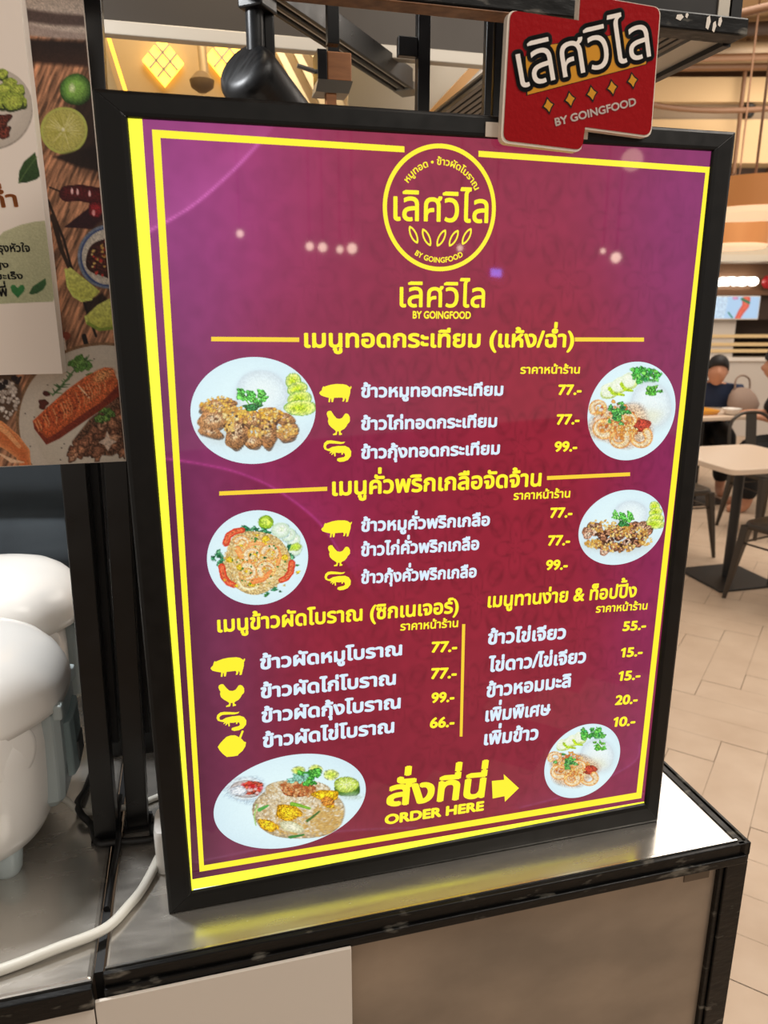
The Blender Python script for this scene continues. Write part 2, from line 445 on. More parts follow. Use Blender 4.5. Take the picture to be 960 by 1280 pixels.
BARS = [[(46.8,830.2), (278.1,828.0), (278.2,822.7), (53.5,823.8), (43.4,58.1), (38.0,51.0)],
 [(353.8,827.7), (620.3,824.4), (615.7,43.0), (38.0,51.0), (43.4,58.7), (607.4,53.2), (613.1,818.6), (354.0,822.3)],
 [(87.1,652.1), (171.7,650.7), (171.5,646.4), (86.8,647.9)],
 [(471.6,648.2), (556.6,647.3), (557.1,642.9), (471.9,643.9)],
 [(85.9,499.9), (196.5,498.2), (196.4,493.8), (85.6,495.6)],
 [(448.3,495.7), (554.2,494.3), (554.7,489.9), (448.6,491.1)],
 [(351.5,325.5), (355.4,325.1), (356.3,177.4), (352.7,178.0)],
 [(397.4,108.2), (413.9,107.0), (413.0,115.2), (434.9,91.0), (416.5,74.4), (415.6,82.8), (399.5,82.3)]]
LEAK = [[(26.8,843.0), (39.2,843.7), (32.4,147.9), (28.8,26.8), (24.0,22.5)],
 [(28.0,42.2), (626.8,36.6), (628.3,22.4), (25.8,22.1)]]
WHITELEAK = [(29.8,28.6), (98.6,26.5), (98.4,22.5), (29.6,24.6)]
RING = (315.5,773.4, 58.6,59.0) # [57.5, 59.7, 57.8, 60.3]
GRAINS = [(288.1,748.6,28.0), (301.7,746.5,28.0), (317.1,746.2,-28.0), (330.2,746.3,-30.0), (344.0,748.3,-30.0)]
ICONS = {
 'pig_icon': [(0.000,0.526), (0.022,0.602), (0.075,0.676), (0.098,0.809), (0.131,0.903), (0.162,0.864), (0.215,0.899), (0.363,0.969), (0.533,1.000), (0.745,0.979), (0.851,0.928), (0.925,0.828), (0.957,0.788), (0.968,0.865), (1.000,0.844), (0.989,0.748), (0.963,0.691), (0.955,0.498), (0.932,0.344), (0.910,0.228), (0.877,0.016), (0.812,0.000), (0.824,0.136), (0.803,0.242), (0.759,0.042), (0.705,0.037), (0.728,0.180), (0.707,0.258), (0.526,0.256), (0.451,0.260), (0.417,0.022), (0.370,0.024), (0.364,0.226), (0.343,0.220), (0.321,0.019), (0.275,0.030), (0.292,0.261), (0.166,0.325), (0.051,0.408)],
 'hen_icon': [(0.000,0.884), (0.032,0.966), (0.108,1.000), (0.198,0.989), (0.242,0.918), (0.316,0.805), (0.420,0.690), (0.541,0.659), (0.663,0.696), (0.741,0.792), (0.788,0.860), (0.865,0.871), (0.940,0.827), (1.000,0.713), (0.998,0.559), (0.966,0.499), (0.904,0.450), (0.841,0.340), (0.748,0.245), (0.625,0.193), (0.587,0.152), (0.592,0.096), (0.647,0.060), (0.637,0.015), (0.514,0.000), (0.517,0.155), (0.441,0.158), (0.433,0.074), (0.407,0.013), (0.255,0.010), (0.256,0.058), (0.363,0.099), (0.380,0.174), (0.320,0.232), (0.185,0.335), (0.081,0.451), (0.048,0.591), (0.071,0.702), (0.033,0.759), (0.014,0.829)],
 'shrimp_icon': [(0.785,0.911), (0.732,0.836), (0.603,0.812), (0.424,0.843), (0.219,0.863), (0.129,0.822), (0.089,0.731), (0.113,0.637), (0.177,0.617), (0.319,0.703), (0.525,0.732), (0.783,0.718), (0.924,0.623), (1.000,0.446), (0.985,0.243), (0.879,0.076), (0.722,0.006), (0.567,0.000), (0.477,0.068), (0.491,0.162), (0.582,0.188), (0.725,0.211), (0.777,0.271), (0.753,0.382), (0.706,0.410), (0.687,0.329), (0.636,0.332), (0.650,0.419), (0.546,0.409), (0.431,0.438), (0.428,0.260), (0.384,0.262), (0.371,0.419), (0.300,0.330), (0.275,0.347), (0.315,0.454), (0.225,0.406), (0.212,0.438), (0.264,0.488), (0.137,0.542), (0.036,0.610), (0.000,0.736), (0.028,0.889), (0.132,0.992), (0.272,1.000), (0.477,0.952), (0.656,0.902)],
 'rice_bowl_icon': [(0.000,0.473), (0.096,0.607), (0.206,0.720), (0.331,0.830), (0.481,0.860), (0.630,0.842), (0.717,0.782), (0.760,0.737), (0.877,1.000), (0.942,0.970), (0.827,0.680), (0.861,0.643), (0.932,0.536), (1.000,0.505), (0.968,0.339), (0.855,0.168), (0.714,0.060), (0.681,0.008), (0.515,0.000), (0.290,0.014), (0.163,0.159), (0.052,0.331)],
}
ICON_SPOTS = [
 ('pig_icon',190.3,585.9,223.8,604.5),
 ('hen_icon',197.5,552.1,221.6,577.6),
 ('shrimp_icon',193.4,524.0,222.7,547.1),
 ('pig_icon',189.1,442.1,222.5,460.8),
 ('hen_icon',195.9,409.3,220.0,433.8),
 ('shrimp_icon',191.5,381.3,220.5,404.0),
 ('pig_icon',65.6,293.8,102.6,315.9),
 ('hen_icon',72.5,257.2,99.8,285.6),
 ('shrimp_icon',68.5,226.8,100.3,251.9),
 ('rice_bowl_icon',67.7,195.2,98.7,226.2),
]
PICS = {
 'pork': [(60.9,638.2), (192.1,636.4), (189.3,514.3), (52.9,521.7)],
 'shrimp': [(479.5,628.3), (610.5,626.4), (626.6,495.6), (489.2,502.8)],
 'friedrice_shrimp': [(66.2,488.0), (184.2,480.3), (181.4,363.2), (59.1,375.9)],
 'pork_small': [(480.5,484.6), (612.4,476.9), (625.6,364.6), (488.4,377.0)],
 'friedrice': [(57.2,210.0), (243.4,179.8), (242.8,35.0), (49.0,75.6)],
 'shrimp_small': [(458.6,184.4), (577.9,166.5), (589.5,44.7), (465.7,67.7)],
}
FOODPOSTER = [(-85.3,1832.7), (30.5,1842.9), (-10.1,1373.7), (-141.7,1380.7)]
SHEET = [(-80.1,1822.9), (-18.2,1828.4), (-53.8,1484.2), (-122.1,1485.7)]
# sheet corners [(-61.1,1824.6), (-63.2,1487.7), (-122.0,1486.5)][(-12.5,1839.1), (-10.8,1385.7)]
PANELQ = [(21.2,842.7), (623.3,877.9), (766.3,-151.0), (-50.4,37.4)]
BADGE = [(374.0,1820.1), (446.3,1817.5), (446.3,1839.6), (534.5,1835.8), (536.1,1719.6), (460.4,1723.8), (458.5,1702.4), (371.7,1707.0)]
BADGE_TXT = [(390.2,1755.6), (527.4,1792.7)]
BADGE_BY = [(428.5,1724.4), (515.7,1748.3)]
BADGE_DIA = [(419.5,1742.2), (442.3,1749.0), (465.4,1755.6), (487.2,1762.2), (509.0,1769.9)]
BADGE_YEL = [(393.5,1782.6), (419.6,1794.7), (452.4,1800.4), (475.7,1805.3), (499.2,1812.7), (523.1,1788.0), (522.3,1785.5), (397.2,1750.2)]
LEFTTXT = [
 ('บำรุงหัวใจ',-118.4,1605.0,-79.6,1605.7,6.2),
 ('ไขมันสูง',-139.9,1589.6,-100.8,1590.6,4.7),
 ('ต้านมะเร็ง',-133.1,1578.8,-89.1,1580.1,5.0),
 ('พี่',-113.0,1563.2,-104.8,1563.6,7.9),
 ('ค่ำ',-111.0,1645.0,-85.3,1647.0,11.8),
]
LEFTARC=None
SWOOSH = [[(36.6,745.1),(76.9,768.1),(114.4,798.6),(141.0,824.6)],[(27.5,537.4),(68.8,528.9),(107.5,517.1),(147.1,495.5),(188.0,458.1),(213.3,415.7)],[(34.8,64.4),(112.6,67.8),(198.5,72.7),(298.9,58.4)],[(438.1,60.9),(516.7,70.3),(596.3,98.6),(605.3,127.1)]]

# ------------------------------------------------------------------ materials
M = {}
M['black'] = mat('black_powder_coat', rgb(12,12,13), .27, noise=(30, rgb(17,17,18), .38), spec=.5)
M['frame'] = mat('satin_black_aluminium', rgb(10,10,10), .34, noise=(60, rgb(14,13,12), .5), spec=.28)
M['blackscuffed'] = mat('scuffed_black_trim', rgb(7,7,7), .28, noise=(42, rgb(100,96,88), .5), bump=(90,.3), spec=.25, stretch=(.6,1,1.6), ramp=(.60,.70))
M['steel'] = mat('brushed_steel_top', (.50,.475,.435), .17, .78, noise=(14, (.55,.52,.475), .30), bump=(60,.018), stretch=(1,4,1))
M['steelface'] = mat('smudged_steel_panel', (.40,.335,.27), .48, .6, noise=(5.5, (.27,.225,.18), .6), bump=(30,.15), stretch=(1,1,1.6))
M['edge'] = mat('bright_steel_edge', (.72,.70,.66), .22, 1.0)
M['white_board'] = mat('white_foam_board', rgb(218,209,198), .55)
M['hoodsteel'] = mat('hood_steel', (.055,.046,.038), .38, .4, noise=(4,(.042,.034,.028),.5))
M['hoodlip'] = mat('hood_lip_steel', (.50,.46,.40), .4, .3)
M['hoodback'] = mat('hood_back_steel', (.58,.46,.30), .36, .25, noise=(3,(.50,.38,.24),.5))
M['fascia'] = mat('canopy_fascia', rgb(34,33,32), .3, .3, noise=(8, rgb(46,44,43), .4))
M['purple'] = mat('canopy_purple_vinyl', rgb(38,22,40), .3)
M['ribs'] = mat('canopy_ribbed_metal', rgb(96,90,82), .4, .2)
M['greystrip'] = mat('grey_metal_strip', rgb(190,182,168), .4, .1)
M['worn'] = mat('worn_copper_edge', rgb(150,100,58), .45, noise=(40, rgb(85,52,30), .6))
M['cloth'] = mat('dark_blue_grey_cloth', rgb(46,54,60), .8, noise=(6, rgb(34,40,46), .9))
M['cream'] = mat('white_glossy_plastic', rgb(232,230,226), .22, spec=.5)
M['greyplastic'] = mat('pale_grey_plastic', rgb(168,180,182), .3)
M['clearplastic'] = mat('smoky_clear_plastic', rgb(140,158,160), .12)
M['darkgrey'] = mat('dark_grey_plastic', rgb(62,64,64), .4)
M['cord'] = mat('white_rubber_cord', rgb(205,202,192), .45)
M['blackrubber'] = mat('black_rubber', rgb(14,14,15), .5)
M['wood'] = mat('brown_wood', rgb(165,108,62), .5, noise=(14, rgb(128,80,44), .6), stretch=(1,1,6))
M['brushblack'] = mat('brushed_black_metal', rgb(26,27,29), .32, .4, noise=(22, rgb(38,39,41), .45), stretch=(1,8,1))
M['reflectyellow'] = mat('glowing_lamp_reflection', rgb(255,214,110), .3, emit=rgb(255,196,74), estr=2.6)
M['reflectstrip'] = mat('glowing_edge_reflection', rgb(255,214,110), .3, emit=rgb(255,190,60), estr=1.6)
M['railwhite'] = mat('white_contact_strip', rgb(215,212,204), .35)
M['greycap'] = mat('grey_end_cap', rgb(140,138,132), .35, .6)
M['filter'] = mat('filter_steel', (.55,.48,.38), .35, .4)
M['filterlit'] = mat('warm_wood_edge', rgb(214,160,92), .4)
M['tileA'] = mat('pale_wood_tile', rgb(210,187,163), .42, noise=(5, rgb(196,171,146), .55), stretch=(1,1,1))
M['grout'] = mat('grey_brown_grout', rgb(140,117,96), .8)
M['tan'] = mat('tan_painted_wall', rgb(200,172,132), .8)
M['beige'] = mat('beige_wall', rgb(190,176,156), .8)
M['brown'] = mat('brown_metal', rgb(112,78,52), .5)
M['darkbrown'] = mat('dark_opening', rgb(58,42,34), .7)
M['duct'] = mat('grey_brown_duct', rgb(128,108,84), .5)
M['veneer'] = mat('wood_veneer_shade', rgb(204,140,82), .6, noise=(3, rgb(188,122,68), .6), stretch=(1,1,.3), emit=rgb(200,128,66), estr=.18)
M['diffuser'] = mat('lit_cream_diffuser', rgb(250,225,190), .5, emit=rgb(255,224,182), estr=.55)
M['tabletop'] = mat('pale_laminate', rgb(222,200,178), .35)
M['tolix'] = mat('gunmetal_sheet', rgb(72,66,60), .35, .7)
M['ironblack'] = mat('black_cast_iron', rgb(24,21,20), .45)
M['stallwhite'] = mat('white_counter_front', rgb(205,198,190), .5)
M['stallshelf'] = mat('lit_cream_shelf', rgb(228,200,150), .5)
M['red'] = mat('red_lacquer', rgb(170,20,30), .4)
M['letterglow'] = mat('lit_white_letters', rgb(255,255,252), .4, emit=rgb(255,253,246), estr=1.6)
M['skin'] = mat('skin', rgb(196,140,110), .55)
M['hair'] = mat('dark_hair', rgb(22,18,17), .6)
M['navy'] = mat('navy_cloth', rgb(26,42,72), .8)
M['clothblack'] = mat('black_cloth', rgb(14,14,16), .8)
M['trayorange'] = mat('orange_tray', rgb(214,150,52), .4)
M['white'] = mat('white_ceramic', rgb(230,224,216), .3)
M['taupe'] = mat('taupe_fabric', rgb(140,118,104), .8)

# ------------------------------------------------------------------ setting: floor, ceiling, far wall
mb = MB().add([(-2.5,-7,-.004),(7.5,-7,-.004),(7.5,10.2,-.004),(-2.5,10.2,-.004)], [(0,1,2,3)])
struct(mb, 'floor_grout', M['grout'])
# herringbone of long tiles, laid along (.54,.84)
mb = MB(); ax = Vector((.54,.84)).normalized(); ay = Vector((ax.y,-ax.x)); tw = .155; L = 4; gp = .0016
base = Vector((1.38,2.912)) - ay*0
def tile(i0, j0, i1, j1):
    p = [base + ax*(i*tw) + ay*(j*tw) for i, j in ((i0,j0),(i1,j0),(i1,j1),(i0,j1))]
    c = sum(p, Vector((0,0)))/4
    if -2 < c.x < 6.5 and -.5 < c.y < 9.8:
        q = [a + (c-a).normalized()*gp*1.4 for a in p]
        mb.add([(a.x,a.y,0) for a in q], [(0,1,2,3)])
for a in range(-60, 60):
    for b in range(-9, 10):
        i = a + b*2*L//2*1 + 0
        # herringbone lattice: translation (1,1) and (L,-L)
        x, y = a + b*L, a - b*L
        tile(x, y, x+L, y+1)
        tile(x, y+1, x+1, y+1+L)
struct(mb, 'floor', M['tileA'])
struct(MB().box(-2.5,7.5,-1.0,10.0,4.3,4.35), 'ceiling', mat('brown_ceiling', rgb(150,120,86), .8))
struct(MB().box(1.5,7.5,9.9,10.0,0,4.3), 'wall_back', M['beige'])
struct(MB().box(2.2,7.5,8.9,9.88,3.73,3.97), 'trim_1', M['tan'])
struct(MB().box(2.2,7.5,9.0,9.88,3.57,3.73), 'trim_2', M['duct'])
struct(MB().box(2.2,7.5,8.95,9.88,3.13,3.57), 'trim_3', M['tan'])
struct(MB().box(2.2,7.5,9.5,9.88,3.97,4.3), 'trim_8', M['brown'])
struct(MB().box(2.2,7.5,9.25,9.88,2.75,3.13), 'trim_4', M['darkbrown'])
mb = MB()
for k in range(9): mb.box(2.3+k*.42, 2.36+k*.42, 9.2, 9.26, 2.75, 3.13)
struct(mb, 'trim_5', M['brown'])
struct(MB().box(2.2,7.5,9.05,9.88,2.17,2.75), 'trim_6', M['beige'])
struct(MB().box(2.2,7.5,9.0,9.88,2.10,2.17), 'trim_7', M['greystrip'])

# overhead services of the hall
def pipe(pts, r, m, label, name='ceiling_pipe', cat='pipe'):
    solo(MB().tube(pts, r, 14), name, M[m], label, cat, (0,0,0), 'w', sm=True)
pipe([(2.2,8.6,4.1),(7,8.4,4.1)], .10, 'duct', 'thick grey-brown duct running below the tan ceiling', 'air_duct', 'duct')
pipe([(2.6,5.2,4.06),(3.9,7.9,4.1)], .07, 'brown', 'brown pipe slanting under the ceiling above the pendants')
pipe([(3.6,5.6,3.86),(5.3,8.2,3.92)], .12, 'duct', 'grey-brown duct slanting across the ceiling past the canopy corner', 'air_duct', 'duct')
pipe([(2.2,7.4,3.70),(6.5,7.1,3.70)], .03, 'brown', 'thin brown pipe level below the tan ceiling')
pipe([(2.4,8.75,4.02),(6.8,8.75,4.06)], .045, 'brown', 'brown conduit just above the tan bulkhead')
pipe([(3.0,8.3,4.2),(6.4,7.6,4.16)], .06, 'darkbrown', 'dark pipe close under the brown ceiling')
pipe([(3.83,8.8,3.0),(3.83,8.8,4.3)], .022, 'brown', 'thin upright brown rod in front of the tan bulkhead')
ring = [(3.5+1.5*math.cos(2*math.pi*k/40), 7.0+1.5*math.sin(2*math.pi*k/40), 3.55) for k in range(41)]
solo(MB().tube(ring, .028, 10), 'ring_lamp', M['brown'], 'large brown ring lamp hung flat below the ceiling', 'lamp', (0,0,0), 'w', sm=True)
t = thing('ceiling_spotlight', 'tiny black spotlight on the tan bulkhead above the stall', 'spotlight', (3.98,8.93,3.58), 'w')
part(MB().lathe([(.03,0),(.05,.02),(.06,.12),(.02,.14)], 16), 'lamp_head', M['blackrubber'], t, sm=True)
def pendant(x, y, z, r, h, label):
    t = thing('drum_pendant', label, 'pendant lamp', (x,y,z), 'w', group=None)
    part(MB().lathe([(r,0.03),(r,h),(r-.012,h),(r-.012,.03)], 64), 'shade', M['veneer'], t, sm=True)
    part(MB().lathe([(r-.014,0),(r-.004,.012),(r+.004,.03),(r-.014,.035)], 64), 'diffuser', M['diffuser'], t, sm=True)
    part(MB().tube([(0,0,.03),(0,0,4.3-z)], .008, 8), 'hanging_rod', M['brown'], t)
    mb = MB()
    for k in range(3):
        a = 2*math.pi*k/3; mb.bar((0,0,h*.7), (r*.99*math.cos(a), r*.99*math.sin(a), h*.7), .012)
    part(mb, 'spider', M['brown'], t)
pendant(2.13, 4.60, 2.075, .29, .19, 'larger wood veneer drum pendant, the nearer one, right of the menu sign')
pendant(2.99, 6.75, 2.06, .28, .20, 'smaller-looking wood veneer drum pendant hanging below and behind the nearer one')

# ------------------------------------------------------------------ far food stall
t = thing('food_stall', 'white food stall counter with cream shelves across the hall', 'food stall', (4.9,9.4,0), 'w')
part(MB().box(-1.6,1.6,-.02,.06,0,.94), 'counter_front', M['stallwhite'], t)
part(MB().box(-1.65,1.65,-.05,.42,.94,.985), 'counter_top', M['white'], t, bevel=.006)
part(MB().box(-.95,-.52,.10,.16,.985,1.44), 'side_panel', M['stallwhite'], t)
part(MB().box(-.52,1.6,.36,.40,.985,1.44), 'back_opening', M['darkbrown'], t)
for zz, nm in ((1.06,'shelf'),(1.14,'shelf'),(1.24,'shelf')):
    part(MB().box(-.95,1.6,.08,.34,zz-.02,zz+.02), nm, M['stallshelf'], t, bevel=.004)
part(MB().box(.05,.42,.06,.10,1.0,1.07), 'lit_panel', M['diffuser'], t)
part(MB().box(-1.6,1.6,.0,.10,1.73,1.79), 'ledge', M['brown'], t)
part(MB().box(-1.6,1.6,.12,.40,1.44,1.73), 'screen_backing', M['darkbrown'], t)
part(MB().box(-1.6,1.6,.10,.40,1.79,2.10), 'sign_backing', M['brown'], t)
part(MB().box(-1.6,-1.5,.42,.46,0,2.1), 'post', M['brown'], t)
def screen(x0, x1, label, chili):
    t = thing('menu_screen', label, 'screen', ((x0+x1)/2, 9.40, 1.44), 'w')
    wd = (x1-x0)/2
    part(MB().box(-wd,wd,0,.04,.0,.285), 'casing', M['white'], t, bevel=.01)
    P = Pic(60, 29, 4, (176,206,236)); P.ell(8,14,9,20,(196,218,240),edge=0)
    if chili:
        P.line([(42,4),(42,12),(37,20),(33,29)], 11, (226,108,86), 7, c2=(206,70,58)); P.line([(36,3),(46,8)], 3.4, (56,120,84))
        P.line([(20,21),(26,28)], 2, (64,130,110)); P.ell(27,2,4,2,(220,150,190))
    P.blurred(3)
    u = np.linspace(0,1,60); v = np.linspace(0,1,29); U, V = np.meshgrid(u, v)
    xyz = np.stack([-wd+.012+U*(2*wd-.024), np.full(U.shape,-.0015), .272-V*.258], -1)
    grid_mesh('screen_picture', xyz, 60, 29, P.sample(U*60, V*29), SCREEN, t)
SCREEN = print_mat('lit_screen', .95)
screen(4.03, 4.60, 'pale blue menu screen showing a red chilli above the far stall', True)
screen(3.44, 4.01, 'pale blue menu screen half hidden by the sign frame, beside the chilli screen', False)
mb = MB(); tmp = MB(); lettering(tmp, 'ขุนทอง', (3.86,1.835), (4.53,1.835), .105, 0, weight=.07)
for i, q in enumerate(tmp.v): pass
n = len(tmp.v); mb.v = [(x,9.36,z) for x, _, z in tmp.v] + [(x,9.40,z) for x, _, z in tmp.v]
mb.f = list(tmp.f) + [tuple(i+n for i in reversed(f)) for f in tmp.f]
ed = {}
for f in tmp.f:
    for a, b in zip(f, f[1:]+f[:1]): ed[(a,b)] = 1
for (a, b) in ed:
    if (b, a) not in ed: mb.f.append((a, b, b+n, a+n))
o = solo(mb, 'stall_sign_letters', M['letterglow'], 'glowing white rounded letters above the far menu screens', 'sign', (0,0,0), 'w', recalc=False)
t = thing('red_lantern', 'small round red lantern at the end of the glowing stall sign', 'lantern', (4.64,9.34,1.80), 'w')
part(MB().lathe([(.01,0),(.05,.01),(.08,.06),(.08,.10),(.05,.15),(.01,.16)], 20), 'globe', M['red'], t, sm=True)

# ------------------------------------------------------------------ dining tables, chairs, people
def table(x, y, rz, a, b, label, basew=.40):
    t = thing('dining_table', label, 'table', (x,y,0), 'w', rz)
    part(MB().prism_z([(p[0],p[1]) for p in superring(0,0,0,a/2,b/2,14,48)], .715,.745), 'tabletop', M['tabletop'], t, bevel=.004)
    part(MB().lathe([(.028,.012),(.028,.70)], 20), 'pedestal', M['ironblack'], t, sm=True)
    part(MB().box(-.16,.16,-.16,.16,.695,.715), 'mounting_plate', M['ironblack'], t)
    part(MB().box(-basew/2,basew/2,-basew/2,basew/2,0,.014), 'base_plate', M['ironblack'], t, bevel=.003)
    return t
table(2.055, 4.18, R(14), .65, .66, 'square pale-topped pedestal table nearest the menu sign, empty')
table(2.62, 6.10, R(14), .95, .62, 'farther pale-topped table carrying the orange tray', .42)
def chair(x, y, rz, label):
    t = thing('metal_chair', label, 'chair', (x,y,0), 'w', rz)
    ring = [(p[0],p[1]) for p in superring(0,0,0,.175,.175,5,32)]
    part(MB().loft([[(a*k,b*k,z) for a,b in ring] for k, z in ((1.0,.415),(1.03,.43),(1.0,.447),(.9,.450),(.82,.443),(.4,.440))]), 'seat', M['tolix'], t, sm=True)
    for sx in (-1,1):
        for sy in (-1,1):
            top, bot = Vector((sx*.15,sy*.15,.43)), Vector((sx*.20,sy*.20,0))
            rings = []
            for f in (0,.35,1):
                c = top.lerp(bot, f); h = .034*(1-f)+.013*f
                rings.append([(c.x+i*h, c.y+j*h, c.z) for i, j in ((-.7,-.7),(.7,-.7),(.7,.7),(-.7,.7))])
            part(MB().loft(rings), 'leg', M['tolix'], t, bevel=.004)
    for a, b in (((-1,-1),(1,-1)),((1,-1),(1,1)),((1,1),(-1,1)),((-1,1),(-1,-1))):
        part(MB().bar((a[0]*.163,a[1]*.163,.33),(b[0]*.163,b[1]*.163,.33), .016, .006), 'crossbar', M['tolix'], t)
    hoop = smooth([(-.17,.155,.43),(-.185,.19,.62),(-.17,.215,.76),(-.10,.225,.82),(0,.228,.835),(.10,.225,.82),(.17,.215,.76),(.185,.19,.62),(.17,.155,.43)], 5)
    part(MB().tube(hoop, .012, 10), 'back_hoop', M['tolix'], t, sm=True)
    part(MB().loft([[(-.045+i*.09, .165+f*.055+j*.006, .44+f*.385) for i, j in ((0,0),(1,0),(1,1),(0,1))] for f in (0,.5,1)]), 'back_slat', M['tolix'], t, bevel=.002)
    return t
chair(2.17, 3.785, R(-61), 'dark metal chair at the near right, seat in front of the empty table')
chair(2.73, 5.17, R(14), 'dark metal chair behind the empty table, its curved back before the person in black')
chair(1.90, 4.71, R(14), 'dark metal chair mostly hidden behind the sign, one leg showing')

def skinned(verts, edges, radii, root=0):
    me = bpy.data.meshes.new('figure'); me.from_pydata(verts, edges, [])
    o = bpy.data.objects.new('figure', me); COL.objects.link(o)
    o.modifiers.new('skin', 'SKIN')
    for i, r in enumerate(radii):
        me.skin_vertices[0].data[i].radius = (r, r) if not isinstance(r, tuple) else r
        me.skin_vertices[0].data[i].use_root = (i == root)
    s = o.modifiers.new('sub', 'SUBSURF'); s.levels = 2
    bpy.context.view_layer.update()
    dg = bpy.context.evaluated_depsgraph_get(); m2 = bpy.data.meshes.new_from_object(o.evaluated_get(dg))
    bpy.data.objects.remove(o); m2.polygons.foreach_set('use_smooth', [True]*len(m2.polygons))
    return m2
def person(loc, rz, label, top, lean=.16, headtilt=.05, kz=1.0, hands=((-.12,.40,.80),(.16,.42,.80))):
    """Seated figure facing +y, arms forward to the table."""
    t = thing('person', label, 'person', loc, 'w', rz)
    L = lean
    V = [(0,0,.50),(0,.02,.62),(0,.02+L*.5,.82),(0,.02+L,1.00),(0,.04+L,1.08),(0,.06+L,1.13)]
    E = [(0,1),(1,2),(2,3),(3,4),(4,5)]; Rr = [.15,.14,(.15,.12),(.14,.10),.055,.052]
    def chain(pts, rs, a):
        for p, r in zip(pts, rs):
            V.append(p); Rr.append(r); E.append((a, len(V)-1)); a = len(V)-1
    for sx, h in ((-1,hands[0]),(1,hands[1])):
        sh = (sx*.19,.02+L,.99); el = (sx*.25,(.02+L+h[1])/2-.02,.78)
        wr = (h[0]-.0,h[1]-.06,h[2]); chain([sh, el, wr, h], [.062,.045,.030,.034], 3)
        hd = len(V)-1
        for k in range(4):
            dx = (k-1.5)*.02
            chain([(h[0]+dx,h[1]+.05,h[2]+.008),(h[0]+dx,h[1]+.085-abs(k-1.3)*.008,h[2]-.012)], [.010,.008], hd)
        chain([(h[0]-sx*.045,h[1]+.02,h[2]+.005),(h[0]-sx*.055,h[1]+.05,h[2]-.005)], [.011,.009], hd)
        chain([(sx*.10,.02,.50),(sx*.13,.42,.50),(sx*.13,.40,.10),(sx*.13,.42,.035),(sx*.13,.55,.03)], [.10,.07,.045,.04,.035], 0)
    sq = lambda l: [(x,y,.5+(z-.5)*kz if z > .5 else z) for x,y,z in l]
    me = skinned(sq(V), E, Rr); me.materials.append(M['skin'])
    # head with face, joined into the same body mesh
    b = bmesh.new(); b.from_mesh(me)
    hc = Vector((0,.09+L+headtilt,.5+.735*kz))
    tmp = bmesh.new(); bmesh.ops.create_uvsphere(tmp, u_segments=28, v_segments=20, radius=1)
    for v in tmp.verts:
        x, y, z = v.co
        k = 1 - .22*max(0,-z)*max(0,.3+y*.2)
        nose = .028*math.exp(-((x/.16)**2 + ((z+.08)/.22)**2)) if y > 0 else 0
        eye = -.010*math.exp(-(((abs(x)-.36)/.16)**2 + ((z-.08)/.12)**2)) if y > 0 else 0
        mouth = .008*math.exp(-((x/.26)**2 + ((z+.48)/.08)**2)) if y > 0 else 0
        ear = .016*math.exp(-(((y+.05)/.2)**2 + ((z)/.25)**2)) if abs(x) > .8 else 0
        v.co = hc + Vector((x*.076*k + math.copysign(ear, x), y*.095*k + nose + eye + mouth, z*.118))
    tm = bpy.data.meshes.new('head'); tmp.to_mesh(tm); tmp.free(); b.from_mesh(tm); b.to_mesh(me); b.free()
    me.polygons.foreach_set('use_smooth', [True]*len(me.polygons))
    o = bpy.data.objects.new('body', me); COL.objects.link(o); o.parent = t
    # hair: a cap over the skull
    rings = []
    for j in range(9):
        f = j/8; ph = R(-12 + 100*f); r = math.cos(ph)
        rings.append([(hc.x + .090*r*math.cos(a), hc.y + .108*r*math.sin(a) - .006, hc.z + .012 + .122*math.sin(ph) + (.062*(1-f)*max(0,math.sin(a)+.15) - .055*(1-f)*max(0,-math.sin(a)))) for a in [2*math.pi*k/28 for k in range(28)]])
    part(MB().loft(rings), 'hair', M['hair'], t, sm='all')
    # shirt around torso and upper arms
    V2 = [(0,0,.52),(0,.02,.62),(0,.02+L*.5,.82),(0,.02+L,.995),(0,.045+L,1.075)]
    E2 = [(0,1),(1,2),(2,3),(3,4)]; R2 = [.195,.185,(.195,.165),(.185,.15),.085]
    for sx, h in ((-1,hands[0]),(1,hands[1])):
        a = len(V2); V2 += [(sx*.19,.02+L,.99),(sx*.25,(.02+L+h[1])/2-.02,.78)]; R2 += [.095,.072]; E2 += [(3,a),(a,a+1)]
    ms = skinned(sq(V2), E2, R2); ms.materials.append(top)
    o = bpy.data.objects.new('shirt', ms); COL.objects.link(o); o.parent = t
    V3 = [(0,0,.50)]; E3 = []; R3 = [.19]
    for sx in (-1,1):
        a = len(V3); V3 += [(sx*.10,.04,.50),(sx*.13,.43,.50),(sx*.13,.40,.10)]; R3 += [.135,.098,.072]; E3 += [(0,a),(a,a+1),(a+1,a+2)]
    ms = skinned(V3, E3, R3); ms.materials.append(M['clothblack'])
    o = bpy.data.objects.new('trousers', ms); COL.objects.link(o); o.parent = t
person((2.91,6.72,0), R(165), 'dark-haired person in a navy top leaning over the orange tray', M['navy'], .26, .08, .76)
person((3.29,5.66,0), R(72), 'person in black at the far right with an arm on the tray table', M['clothblack'], .16, .04, .86)
t = thing('food_tray', 'long orange tray of food on the farther table', 'tray', (2.46,5.98,.745), 'w', R(14))
part(MB().loft([superring(0,0,z,a,b,6,40) for z,a,b in ((0,.20,.12),(.03,.22,.14),(.034,.22,.14),(.03,.212,.132),(.006,.19,.11))]), 'tray_body', M['trayorange'], t, sm=True)
part(MB().loft([superring(-.05,0,z,a,b,2.4,24) for z,a,b in ((.007,.10,.06),(.035,.085,.05),(.05,.05,.03),(.054,.01,.01))]), 'fried_food', M['filterlit'], t, sm=True)
t = thing('white_bowl', 'small white bowl beside the orange tray', 'bowl', (2.78,5.92,.745), 'w')
